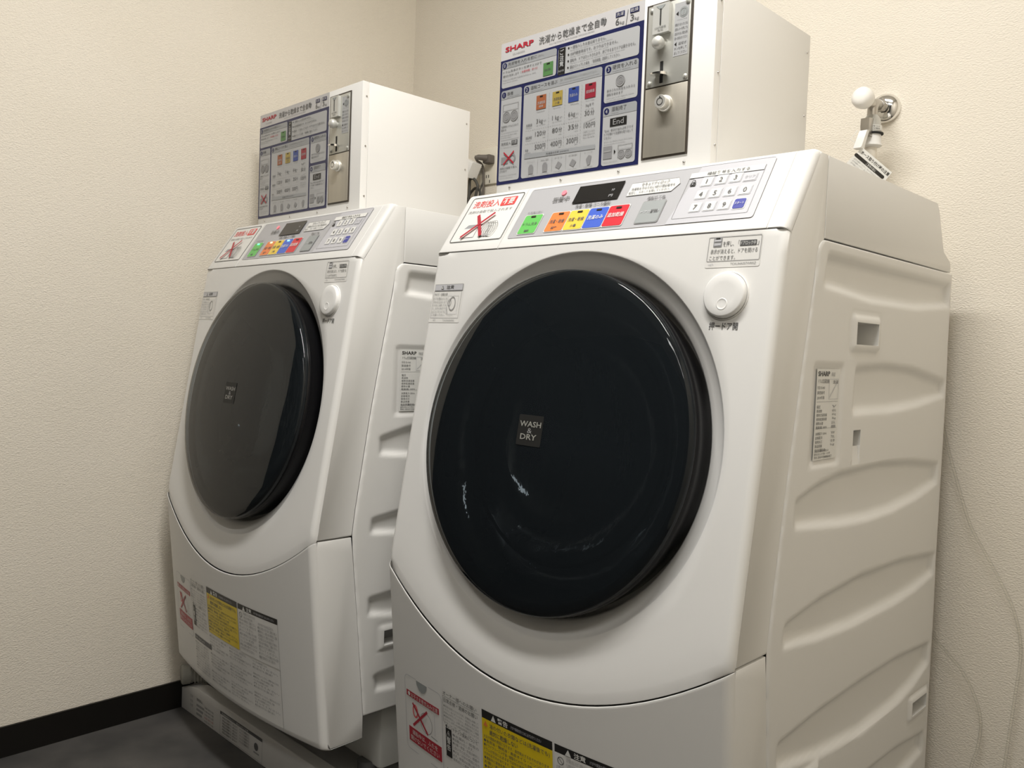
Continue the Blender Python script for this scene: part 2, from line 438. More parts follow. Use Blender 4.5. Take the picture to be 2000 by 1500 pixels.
    # ---- pressed side panels
    def gy(z):
        pts = [(-.156, -.018), (-.158, -.028), (-.164, -.037), (-.176, -.0425), (-.217, -.047), (-.341, -.071), (-.49, -.0975), (-.687, -.1275), (-.741, -.134), (-.782, -.131), (-.932, -.1145), (-1.148, -.092)]
        for (za, ya), (zb, yb) in zip(pts, pts[1:]):
            if z <= za and z >= zb: return ya + (yb - ya) * (za - z) / (za - zb)
        return pts[0][1] if z > -.156 else pts[-1][1]
    lens = [[(-.004, -.176), (.231, -.178), (.54, -.178), (.546, -.217), (.373, -.231), (.162, -.232), (-.012, -.220)],
            [(.12, -.343), (.244, -.338), (.366, -.343), (.543, -.366), (.546, -.391), (.40, -.407), (.278, -.414), (.115, -.413)],
            [(-.068, -.538), (0, -.520), (.079, -.509), (.246, -.505), (.394, -.512), (.532, -.527), (.535, -.562), (.43, -.580), (.306, -.591), (.2, -.593), (.089, -.588), (-.067, -.573)],
            [(-.083, -.716), (.029, -.699), (.184, -.689), (.371, -.692), (.545, -.706), (.548, -.743), (.45, -.757), (.344, -.764), (.153, -.764), (.03, -.757), (-.085, -.744)],
            [(-.085, -.890), (.051, -.879), (.21, -.874), (.374, -.874), (.545, -.886), (.547, -.924), (.47, -.948), (.388, -.961), (.223, -.966), (.06, -.951), (-.085, -.924)],
            [(-.066, -1.066), (.05, -1.056), (.28, -1.048), (.402, -1.051), (.54, -1.065), (.542, -1.10), (.4, -1.115), (.2, -1.12), (-.06, -1.098)]]
    def sd(P, y, z):
        d = 1e9; ins = False; n = len(P)
        for i in range(n):
            ay, az = P[i]; by, bz = P[(i + 1) % n]
            ey, ez = by - ay, bz - az; wy, wz = y - ay, z - az
            t = max(0, min(1, (wy * ey + wz * ez) / (ey * ey + ez * ez)))
            d = min(d, (wy - t * ey) ** 2 + (wz - t * ez) ** 2)
            if (az > z) != (bz > z) and y < ay + (z - az) / (bz - az) * ey: ins = not ins
        return -math.sqrt(d) if ins else math.sqrt(d)
    bbs = [(min(p[0] for p in L) - .03, max(p[0] for p in L) + .03, min(p[1] for p in L) - .03, max(p[1] for p in L) + .03) for L in lens]
    # rect features: (y0,y1,z0,z1, border, depth)
    holes = [(.103, .190, -.305, -.271, .012, .034), (.462, .538, -1.008, -.982, .011, .034), (-.046, .042, -1.0, -.968, .011, .034)]
    slots = [(.119, .147, -.468, -.443)]
    def yb(z): return .556 + .014 * min(1, (-z - .15))
    def hs(y, z):
        h = 0.0
        for L, (a, b, c, d) in zip(lens, bbs):
            if a < y < b and c < z < d:
                s_ = sd(L, y, z); t = max(0, min(1, (.006 - s_) / .016)); h -= .0105 * t * t * (3 - 2 * t)
        for (a, b, c, d, br, dp) in holes:
            if a - 1e-6 <= y <= b + 1e-6 and c - 1e-6 <= z <= d + 1e-6: h -= dp
            else:
                q = max(a - y, y - b, c - z, z - d)
                if q < br: h += .004 * min(1, max(0, (br - q) / .005))
                elif q < br + .008: h -= .0015 * (1 - (q - br) / .008)
        for (a, b, c, d) in slots:
            if a - 1e-6 <= y <= b + 1e-6 and c - 1e-6 <= z <= d + 1e-6: h -= .024
            elif a - 1e-6 <= y <= b + 1e-6 and d - .055 <= z <= c: h -= .004 * (z - (d - .055)) / .028
        q = max(-.036 - y, y - .068, -.492 - z, z + .336)
        h -= .0035 * max(0, min(1, -q / .006))
        e = min(y - gy(z), yb(z) - y, -.156 - z, z + 1.148)
        h -= rnd(e, .0026)
        return h
    def axis_lines(lo, hi, step, marks, e=.0006):
        L = [lo + (hi - lo) * k / round((hi - lo) / step) for k in range(round((hi - lo) / step) + 1)]
        for m in marks: L = [q for q in L if abs(q - m) > .0025]
        for m in marks: L += [m - e, m, m + e]
        for d in (.0003, .0009, .0017, .0026): L += [lo + d, hi - d]
        L = sorted(L); out = [L[0]]
        for q in L[1:]:
            if q - out[-1] > .0002: out.append(q)
        return out
    ym = [q for hh in holes for q in hh[:2]] + [slots[0][0], slots[0][1]]
    zm = [q for hh in holes for q in hh[2:4]] + [slots[0][2], slots[0][3], slots[0][3] - .055]
    ys = axis_lines(-.140, .570, .0060, ym); zs = axis_lines(-1.148, -.156, .0050, zm)
    tops = []
    for z in zs:
        g0, b0 = gy(z), yb(z); row = []
        for y in ys:
            y2 = min(max(y, g0), b0)
            row.append((y2, z, hs(y2, z)))
        tops.append(row)
    n = len(ys)
    for xe, sg in ((X1, 1), (X0, -1)):
        vs = [V(xe + sg * (.0018 + h), y, z) for row in tops for (y, z, h) in row]; fs = []
        for j in range(len(zs) - 1):
            for i in range(n - 1):
                if tops[j][i][0] == tops[j][i + 1][0] and tops[j + 1][i][0] == tops[j + 1][i + 1][0]: continue
                q = (j * n + i, j * n + i + 1, (j + 1) * n + i + 1, (j + 1) * n + i)
                fs.append(q if sg > 0 else q[::-1])
        mesh('side_panel', vs, fs, white, root, 60)
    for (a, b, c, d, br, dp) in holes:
        box('handle_recess', V(X1 - .036, a - .004, c - .004), V(X1 - .0305, b + .004, d + .004), mgrey, root)  # grey floor plate: shade inside the white hand hole put into its colour
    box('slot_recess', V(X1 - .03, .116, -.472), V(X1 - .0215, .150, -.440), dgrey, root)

    # ---- door
    dx, dz, R = -.156, -.4795, .281
    org = Vector((dx, fy(dz), dz)); o3 = V(*org)
    k = S
    door = lathe('door', o3, NF, [(r * k, h * k) for r, h in [(.243, -.058), (.268, -.052), (.276, -.02), (.2815, .006), (.2820, .012), (.2800, .016), (.262, .014), (.235, -.02), (.20, -.03)]], rim_d, root, 96)
    lathe('glass', o3, NF, [(r * k, h * k) for r, h in [(.2805, .0165), (.2806, .022), (.2790, .0262), (.2755, .0285), (.262, .0310), (.23, .0345), (.19, .0382), (.14, .0420), (.09, .0447), (.045, .0460), (0, .0465)]], smoked, door, 96)
    lathe('inner_bowl', o3, NF, [(r * k, h * k) for r, h in [(.262, .010), (.245, .004), (.225, -.006), (.205, -.03), (.19, -.062), (.165, -.09), (.12, -.108), (.06, -.116), (0, -.118)]], bowlm, door, 72)
    bx, bz = -.1635, -.4705
    d_ = Decal(lambda x, z, o: P_front(x, z, .0464 + o))
    d_.rrect(bx - .0265, bz - .0245, bx + .0265, bz + .0245, .002, badge_m, 1)
    d_.tbox('WASH', bx - .023, bx + .023, bz + .0055, bz + .0145, badge_t, 2, .012)
    d_.tbox('&', bx - .005, bx + .005, bz - .0045, bz + .0035, mgrey, 2)
    d_.tbox('DRY', bx - .0185, bx + .0165, bz - .015, bz - .006, badge_t, 2, .012)
    d_.build('badge', door)

    # ---- door button
    b3 = V(*(Vector((.130, fy(-.2455), -.2455))))
    lathe('button_ring', b3, NF, [(.0355 * k, -.002), (.0355 * k, .0012), (.0345 * k, .002), (.0335 * k, .0008), (.0335 * k, -.002)], white, root, 64)
    btn = lathe('door_button', b3, NF, [(.0333 * k, -.003), (.0333 * k, .005), (.0322 * k, .0072), (.0300 * k, .0082), (.018 * k, .0080), (0, .0078)], white2, root, 64)
    q3 = V(*(Vector((.130, fy(-.2595), -.2595)))) + NF * .0079
    lathe('button_dimple', q3, NF, [(.0090 * k, .0002), (.0078 * k, .0007), (.0068 * k, .0003), (.005 * k, .0001), (0, 0)], white2, btn, 28)
    # ---- print beside the button
    d_ = Decal(P_front)
    d_.tbox('押ードア開', .109, .155, -.2945, -.2835, dgrey, 1, .012)
    d_.build('button_lettering', root)
    d_ = Decal(P_front)
    d_.rrect(.0885, -.2045, .1755, -.157, .003, paper_d, 1); st = d_.build('door_sticker', root)
    d_ = Decal(P_front)
    d_.frame(.0905, -.1955, .1745, -.1595, .002, .0008, mgrey, 2)
    d_.rrect(.0985, -.1745, .1125, -.1605, .001, mgrey, 2); d_.rect(.100, -.1665, .111, -.1635, lgrey, 3); d_.rect(.100, -.1725, .111, -.169, lgrey, 3); d_.rect(.102, -.163, .109, -.1612, black, 3)
    d_.txt('を押し、「', .1145, -.1735, .0075, dgrey, 2, maxw=.026); d_.rrect(.1415, -.1745, .1675, -.1665, .001, dgrey, 2); d_.txt('ドアロック中', .1428, -.1732, .0055, paper, 3, maxw=.0235); d_.txt('」', .168, -.1735, .0075, dgrey, 2)
    d_.tbox('表示が消えると、ドアを開ける', .0955, .170, -.1845, -.1775, dgrey, 2); d_.tbox('ことができます。', .0945, .1365, -.1935, -.187, dgrey, 2)
    d_.tbox('<HET>', .094, .103, -.2015, -.1985, lgrey, 2); d_.tbox('TCAUHA057WRRZ', .130, .170, -.2015, -.1980, mgrey, 2)
    d_.build('lettering', st)
    # ---- caution sticker at the left
    d_ = Decal(P_front)
    d_.rrect(-.513, -.2885, -.4265, -.213, .002, paper_d, 1); d_.rect(-.5085, -.2275, -.428, -.2145, mgrey, 2); d_.rect(-.5075, -.2265, -.429, -.2155, lgrey, 3); d_.frame(-.5095, -.280, -.430, -.2275, .001, .0006, mgrey, 2)
    st = d_.build('caution_sticker', root)
    d_ = Decal(P_front)
    d_.poly([(-.489, -.2245), (-.4815, -.2245), (-.4853, -.217)], dgrey, 4); d_.poly([(-.4872, -.2237), (-.4833, -.2237), (-.4853, -.2195)], paper, 5); d_.tbox('注意', -.474, -.453, -.2242, -.2168, dgrey, 4, .02)
    d_.tbox('やけど・感電注意', -.5065, -.469, -.2365, -.2315, dgrey, 3)
    for i, t in enumerate(['ドアを閉めるとき', '手をはさまないよう', 'に十分ご注意くださ', 'い。お子さまがドラ', 'ムに入らないように', 'ご注意ください。']):
        d_.tbox(t, -.5070, -.4685, -.2445 - i * .0062, -.2400 - i * .0062, mgrey, 3)
    d_.ring(-.452, -.252, .0135, .0018, mgrey, 3, rx=.7); d_.ring(-.460, -.250, .007, .001, mgrey, 3, rx=.7); d_.line(-.466, -.258, -.462, -.272, .0012, mgrey, 3); d_.frame(-.4665, -.2715, -.436, -.236, .001, .0005, lgrey, 3); d_.tbox('ドアガラス', -.462, -.446, -.2755, -.2725, mgrey, 3)
    d_.tbox('<HET>', -.501, -.492, -.2855, -.2825, mgrey, 3); d_.tbox('TCAUHA058WRRZ', -.472, -.439, -.2855, -.2825, mgrey, 3)
    d_.build('lettering', st)

    # ---- control panel print and keys
    d_ = Decal(P_ctrl)
    d_.rrect(-.499, -.116, -.356, 0, .005, paper, 1); d_.frame(-.4985, -.1155, -.3565, -.0005, .0055, .0018, dgrey, 2)
    st = d_.build('detergent_sticker', root)
    d_ = Decal(P_ctrl)
    d_.tbox('洗剤投入', -.487, -.413, -.0285, -.0105, redl, 2, .008); d_.rrect(-.4095, -.0300, -.3705, -.0085, .003, redl, 2); d_.tbox('不要', -.405, -.375, -.0275, -.0112, paper, 3, .02)
    d_.tbox('洗剤は自動で投入されます', -.4900, -.3700, -.0430, -.0355, mgrey, 2)
    d_.poly([(-.476, -.106), (-.436, -.106), (-.436, -.082), (-.476, -.082)], lgrey, 2); d_.poly([(-.475, -.105), (-.437, -.105), (-.437, -.083), (-.475, -.083)], paper, 3); d_.poly([(-.476, -.082), (-.436, -.082), (-.428, -.073), (-.468, -.073)], hgrey, 2)
    for i in range(5): d_.ring(-.416 + i * .006, -.088, .0185, .0012, mgrey, 3 + i, rx=.55)
    d_.line(-.424, -.1055, -.396, -.1055, .0012, mgrey, 3)
    d_.line(-.450, -.052, -.414, -.106, .0075, red, 9); d_.line(-.405, -.050, -.468, -.107, .0055, red, 10)
    d_.build('lettering', st)

    d_ = Decal(P_ctrl)
    d_.rrect(-.3385, -.1165, .1515, .0015, .005, cpanel, 1); d_.poly([(.003, -.1165), (.1475, -.1165), (.150, -.1155), (.1515, -.112), (.1515, -.003), (.150, .0005), (.147, .0015), (.025, .0015)], cpanel_l, 2)
    d_.frame(-.3385, -.1165, .1515, .0015, .005, .0007, lgrey, 3)
    face = d_.build('control_face', root)
    d_ = Decal(P_ctrl)
    d_.frame(.0105, -.1065, .1395, -.0120, .002, .0007, mgrey, 3); d_.rect(.0115, -.0228, .1385, -.0126, paper, 4); d_.rect(.0110, -.0234, .1390, -.0228, mgrey, 4)
    d_.poly([(-.1025, -.0455), (-.0145, -.0455), (-.0030, -.0300), (-.0095, -.0165), (-.1015, -.0165)], keyw, 3); d_.loop([(-.1025, -.0455), (-.0145, -.0455), (-.0030, -.0300), (-.0095, -.0165), (-.1015, -.0165)], .0007, mgrey, 4)
    d_.build('printed_frame', face)
    d_ = Decal(P_ctrl)
    d_.rect(-.218, -.0485, -.119, -.0085, screen, 5); d_.tbox('分', -.1400, -.1335, -.0290, -.0240, lgrey, 6); d_.tbox('円', -.1405, -.1325, -.0425, -.0370, lgrey, 6)
    d_.build('display', face)
    def key(nm, x0, z0, x1, z1, m, rim=None, r=.0035, th=3):
        q = Decal(P_ctrl)
        if rim: q.rrect(x0 - .0014, z0 - .0014, x1 + .0014, z1 + .0014, r, rim, th)
        q.rrect(x0, z0, x1, z1, r, m, th + 1)
        return q.build(nm, face)
    key('course_key', -.3175, -.1090, -.2755, -.0655, green, keyw); key('course_key', -.2525, -.1090, -.2115, -.0655, orange, keyw); key('course_key', -.2095, -.1090, -.1685, -.0655, yellow, keyw)
    key('course_key', -.1665, -.1090, -.1265, -.0650, blue, keyw); key('course_key', -.1245, -.1090, -.0845, -.0645, crim, keyw); key('unlock_key', -.0580, -.1085, -.0155, -.0630, keyg, mgrey)
    ks = [(.038, -.0425, '1'), (.0625, -.0420, '2'), (.087, -.0415, '3'), (.0375, -.0690, '4'), (.062, -.0690, '5'), (.087, -.0690, '6'), (.112, -.0690, '0'), (.0375, -.0950, '7'), (.062, -.0950, '8'), (.087, -.0955, '9')]
    for x, z, t in ks: key('number_key', x, z, x + .018, z + .0172, keyw, lgrey, .0022)
    key('clear_key', .1105, -.0425, .1305, -.0280, cpanel_l, lgrey, .0022); key('start_key', .1115, -.0970, .1300, -.0780, stblue, keyw, .003)
    q = Decal(P_ctrl); q.rrect(.0185, -.0408, .0280, -.0345, .001, black, 5); q.loop([(.0200, -.0350), (.0200, -.0310), (.0208, -.0295), (.02325, -.0285), (.0257, -.0295), (.0265, -.0310), (.0265, -.0350)], .0014, black, 6); q.circ(.02325, -.0375, .0012, lgrey, 7, 10); q.build('lock_symbol', face)
    d_ = Decal(P_ctrl)
    for x, z, t in ks: d_.txt(t, x + .009, z + .0038, .0112, dgrey, 6, .008, align='C')
    d_.tbox('クリア', .1125, .1285, -.0380, -.0325, mgrey, 6); d_.tbox('スタート', .1135, .1285, -.0895, -.0845, keyw, 6)
    d_.tbox('暗証番号を入力する', .0425, .1145, -.0213, -.0145, dgrey, 6, .012); d_.build('lettering', face)
    d_ = Decal(P_ctrl)
    d_.tbox('セキュリティロック', -.0790, -.0250, -.0270, -.0195, dgrey, 6, .01); d_.tbox('洗濯物を守るために4桁の暗証番号を', -.0965, -.0110, -.0345, -.0292, dgrey, 6, .008); d_.tbox('設定し、スタートを押してください。', -.0985, -.0180, -.0425, -.0372, dgrey, 6, .008)
    d_.tbox('運転終了後', -.0540, -.0190, -.0600, -.0535, dgrey, 6, .01); d_.tbox('ドアロック', -.0545, -.0195, -.0890, -.0835, lgrey, 6); d_.tbox('解除', -.0350, -.0215, -.0895, -.0825, dgrey, 7, .02); d_.build('lettering', face)
    d_ = Decal(P_ctrl)
    d_.tbox('お洗濯の前に', -.3160, -.2790, -.0628, -.0575, dgrey, 6); d_.tbox('ドラム洗浄', -.3135, -.2795, -.0910, -.0835, dgrey, 6); d_.tbox('無料', -.3020, -.2910, -.1060, -.1005, dgrey, 6, .02); d_.build('lettering', face)
    d_ = Decal(P_ctrl); d_.tbox('営業中', -.2690, -.2310, -.0395, -.0280, dgrey, 6, .01); d_.build('lettering', face)
    d_ = Decal(P_ctrl)
    d_.tbox('洗濯・乾燥 コース選択', -.2055, -.1295, -.0600, -.0525, dgrey, 6, .012)
    d_.tbox('洗濯・乾燥', -.2485, -.2150, -.0915, -.0830, dgrey, 6, .01); d_.tbox('標準', -.2385, -.2255, -.1050, -.0990, dgrey, 6, .02)
    d_.tbox('洗濯・乾燥', -.2060, -.1715, -.0910, -.0825, dgrey, 6, .01); d_.tbox('少量', -.1950, -.1820, -.1040, -.0980, dgrey, 6, .02)
    d_.tbox('洗濯のみ', -.1630, -.1300, -.0915, -.0820, keyw, 6, .01); d_.tbox('追加乾燥', -.1210, -.0880, -.0905, -.0805, keyw, 6, .01); d_.build('lettering', face)
    for nm, x in (('green', -.2965), ('orange', -.2300), ('yellow', -.1875), ('blue', -.1460), ('crimson', -.1045)):
        q = Decal(P_ctrl); q.rect(x - .0055, -.0720, x + .0055, -.0682, led_off, 6); o = q.build('indicator_lamp', face); o['slot'] = nm
    q = Decal(P_ctrl); q.circ(-.2505, -.0185, .0055, led_r, 6, 16); q.build('open_lamp', face)

    # ---- lower stickers
    NS = 10
    d_ = Decal(P_low)
    d_.rect(-.467, -.9945, -.3575, -.983, red, 1, NS); st = d_.build('red_sticker', root)
    d_ = Decal(P_low)
    d_.circ(-.457, -.9885, .0042, paper, 2, 14); d_.tbox('お子さま巻き込み注意', -.4500, -.3610, -.9930, -.9845, paper, 2); d_.build('lettering', st)
    d_ = Decal(P_low)
    d_.rect(-.4625, -1.082, -.353, -1.0535, red, 1, NS); st = d_.build('red_sticker', root)
    d_ = Decal(P_low)
    d_.tbox('運転中は、ふたを', -.4500, -.3650, -1.0665, -1.0570, paper, 2); d_.tbox('開けないでください', -.4560, -.3600, -1.0785, -1.0690, paper, 2); d_.build('lettering', st)
    d_ = Decal(P_low)
    d_.cross(-.445, -1.047, -.395, -1.003, .005, red, 3); d_.ring(-.437, -1.017, .013, .003, redl, 2, rx=.7); d_.ring(-.400, -1.027, .020, .0012, mgrey, 2); d_.line(-.385, -1.045, -.365, -1.047, .0015, mgrey, 2); d_.line(-.372, -1.0, -.372, -1.04, .0008, lgrey, 2)
    d_.build('warning_pictogram', root)
    # filter hatch with a finger notch
    d_ = Decal(P_low)
    d_.frame(-.4725, -1.10, -.3480, -.953, .012, .0012, lgrey, 1)
    d_.poly([(-.431, -.9545), (-.394, -.9545), (-.396, -.962), (-.403, -.970), (-.4125, -.973), (-.422, -.970), (-.429, -.962)], keyg, 1)
    d_.build('filter_hatch', root)
    d_ = Decal(P_low)
    d_.rect(-.3455, -1.186, -.2390, -.9385, paper_d, 1, NS, 2); d_.rect(-.2390, -1.186, .0860, -1.052, paper_d, 1, 20, 2)
    d_.rect(-.3440, -.9520, -.2420, -.9512, mgrey, 2, NS); d_.rect(-.3440, -.9520, -.3432, -1.0, mgrey, 2); d_.rect(-.3375, -1.061, -.3205, -1.0085, black, 2, 2); d_.rect(-.3365, -1.0965, -.2280, -1.084, dgrey, 2, NS)
    st = d_.build('owner_sticker', root)
    d_ = Decal(P_low)
    d_.tbox('オーナー様へのお願い', -.3420, -.2480, -.9495, -.9415, dgrey, 3); d_.tbox('日常点検・清掃のお願い', -.3400, -.2460, -.9620, -.9535, dgrey, 3)
    OL = ['●安全にお使いいただくため、定期的に点検して', 'ください。糸くずフィルター、排水口、給水口の', '清掃を必ず行ってください。異常があるときは', '●使用を中止し、お買いあげの販売店にご相談', 'ください。お手入れは取扱説明書をごらんのうえ', '行ってください。']
    for i, t in enumerate(OL): d_.tbox(t, -.3410, -.2440, -.9710 - i * .0062, -.9665 - i * .0062, mgrey, 3)
    d_.tbox('●メンテナンス契約について', -.3370, -.2480, -1.0080, -1.0015, dgrey, 3)
    d_.vtxt('⚠警告', -.3290, -1.0230, .0105, paper, 3, .01, 1.2)
    for i, t in enumerate(['●水漏れ・感電の', '●お願いいたします。', '●分解・修理・改造は絶対に', 'しないでください。感電や', '●火災・けがの原因になり', 'ます。修理はお買いあげの', '販売店にご相談ください。']): d_.tbox(t, -.3170, -.2450 if i != 1 else -.26, -1.0170 - i * .0075, -1.0115 - i * .0075, mgrey, 3)
    d_.tbox('お手入れのしかた', -.3300, -.2700, -1.0935, -1.0870, paper, 3)
    for i in range(11): d_.tbox(OL[i % 6], -.3350, -.2480, -1.1060 - i * .0068, -1.1010 - i * .0068, mgrey, 3)
    for c in range(3):
        xa = -.2330 + c * .106
        for i in range(16):
            if (i + c) % 6 == 5: continue
            d_.tbox(OL[(i + 2 * c) % 6], xa, xa + .098 - .02 * ((i * 7 + c) % 3), -1.0620 - i * .0074, -1.0567 - i * .0074, mgrey, 3)
    d_.build('lettering', st)
    d_ = Decal(P_low)
    d_.rect(-.2350, -1.0510, -.0770, -.9520, warny, 2, NS, 2); d_.rect(-.2350, -.9520, -.0770, -.9375, black, 2, NS)
    st = d_.build('warning_sticker', root)
    d_ = Decal(P_low)
    d_.poly([(-.2120, -.9505), (-.2000, -.9505), (-.2060, -.9395)], paper, 3); d_.tbox('警告', -.1960, -.1720, -.9497, -.9398, paper, 3, .02); d_.tbox('けがや事故を防ぐために必ずお守りください', -.1650, -.0990, -.9478, -.9420, lgrey, 3)
    d_.poly([(-.2310, -.9645), (-.2200, -.9645), (-.2255, -.9550)], orange, 3); d_.tbox('油の付いた衣類などは(洗濯後でも)', -.2160, -.0820, -.9660, -.9565, dgrey, 3, .005); d_.tbox('絶対に乾燥しない', -.2160, -.1500, -.9765, -.9675, dgrey, 3, .01)
    WL = ['火災や爆発の原因になります。自然発火するおそれがあります。', '●食用油・機械油・美容オイル・ベンジンなど', '●ドライクリーニング油・樹脂などの付いた衣類', 'ドラムが完全に止まるまでは中の洗濯物などに手を触れない', 'けがのおそれがあります。特にお子さまにはご注意ください。', '●運転中に異常を感じたときは、電源を切り', 'お買いあげの販売店にご連絡ください。']
    for i, t in enumerate(WL + WL[1:3]): d_.tbox(t, -.2310, -.0820 if i % 3 != 2 else -.120, -.9850 - i * .0076, -.9793 - i * .0076, dgrey, 3)
    d_.build('lettering', st)
    d_ = Decal(P_low)
    d_.rect(-.0725, -1.0520, .0860, -.9510, paper_d, 2, NS, 2); d_.rect(-.0725, -.9510, .0860, -.9380, black, 2, NS); d_.rect(.0852, -1.186, .0862, -.9380, mgrey, 2, 1, 4)
    st = d_.build('notice_sticker', root)
    d_ = Decal(P_low)
    d_.poly([(-.0520, -.9500), (-.0400, -.9500), (-.0460, -.9395)], paper, 3); d_.tbox('注意', -.0350, -.0130, -.9495, -.9398, paper, 3, .02); d_.tbox('けがや家財の損害を防ぐためにお守りください', -.0050, .0740, -.9478, -.9420, lgrey, 3)
    d_.ring(-.0605, -.9625, .0065, .0012, dgrey, 3); d_.line(-.0650, -.9580, -.0560, -.9670, .001, dgrey, 3)
    for c in range(2):
        for i in range(11):
            if c == 1 and i < 1: continue
            d_.tbox((WL + OL)[(i * 3 + c) % 13], (-.0500 if i < 2 else -.0690) + c * (.0790 if i > 1 else .062), .0020 + c * .080 - .012 * (i % 3 == 1), -.9605 - i * .0084, -.9540 - i * .0084, mgrey, 3)
    d_.build('lettering', st)

    # ---- rating plate on the right side
    d_ = Decal(P_side)
    d_.rect(-.0225, -.4815, .0575, -.3450, paper, 1.2); st = d_.build('rating_plate', root)
    d_ = Decal(P_side)
    d_.tbox('SHARP', -.0185, .0215, -.3560, -.3485, black, 2.2, .02); d_.tbox('ドラム式洗濯乾燥機', -.0170, .0205, -.3665, -.3600, dgrey, 2.2)
    for i, t in enumerate(['形名 ES-H60', '製造番号', '2014年製']): d_.tbox(t, -.0190, .0060, -.3755 - i * .0075, -.3705 - i * .0075, dgrey, 2.2)
    d_.frame(.0210, -.3910, .0540, -.3600, .001, .0008, lgrey, 2.2); d_.line(.024, -.388, .051, -.364, .0012, lgrey, 2.2); d_.tbox('保証', .0270, .0410, -.3560, -.3500, mgrey, 2.2); d_.tbox('洗濯', .034, .052, -.3675, -.362, dgrey, 2.2)
    rows = ['電圧', '周波数', '標準洗濯容量', '標準乾燥容量', '標準水量', '電動機 100V', '消費電力 50Hz', '定格電流', '使用水圧', '製品質量', '安全装置付き']
    for i, t in enumerate(rows):
        z = -.3995 - i * .0062 - (.003 if i > 5 else 0); wdt = .006 * len(t)
        d_.tbox(t, -.0180, -.0180 + min(wdt, .038), z - .0045, z, dgrey, 2.2)
        if i < 10: d_.tbox(['V', '60Hz', '6kg', '3kg', '55L', '', 'W', '70L', '0.8', 'kg'][i] or '-', .036, .050, z - .0042, z, mgrey, 2.2)
    d_.rect(-.0200, -.3945, .0540, -.3940, mgrey, 2.2); d_.rect(-.0200, -.4345, .0540, -.4340, mgrey, 2.2)
    for i, t in enumerate(['〇設計上の標準使用期間 6年', '経年劣化により発火・けが等', '事故に至るおそれがあります']): d_.tbox(t, -.0190, .0300 + .006 * i, -.4745 - (i - 1) * .0045, -.4710 - (i - 1) * .0045, dgrey, 2.2)
    d_.tbox('シャープ株式会社 J', -.0050, .0400, -.4800, -.4770, dgrey, 2.2)
    d_.build('lettering', st)
    return root

def copy_tree(o, parent=None):
    c = o.copy(); C.objects.link(c); c.parent = parent
    for ch in list(o.children): copy_tree(ch, c)
    return c

DX, DY, DTH = .9290, -.0348, -.0274
def place_second(o, bx, by):
    """same machine set up further left: turned by DTH and shifted"""
    c_, s_ = math.cos(DTH), math.sin(DTH)
    p = G(c_ * bx - s_ * by - DX, s_ * bx + c_ * by + DY, 0)
    o.location.x, o.location.y = p.x, p.y; o.rotation_euler.z = DTH
    return o

wr = make_washer(); wr.location = G(OX, 0, FZ)
wl = place_second(copy_tree(wr), OX, 0)
tag(wr, 'white drum washing machine nearest the camera, its whole right side panel in view', 'washer', 'coin washing machines')
tag(wl, 'white drum washing machine beside the left wall with glowing key lamps', 'washer', 'coin washing machines')
lit = {'green': led_g, 'orange': led_y, 'blue': led_c}
for p in wl.children_recursive:
    if p.get('slot') in lit:
        p.material_slots[0].link = 'OBJECT'; p.material_slots[0].material = lit[p['slot']]

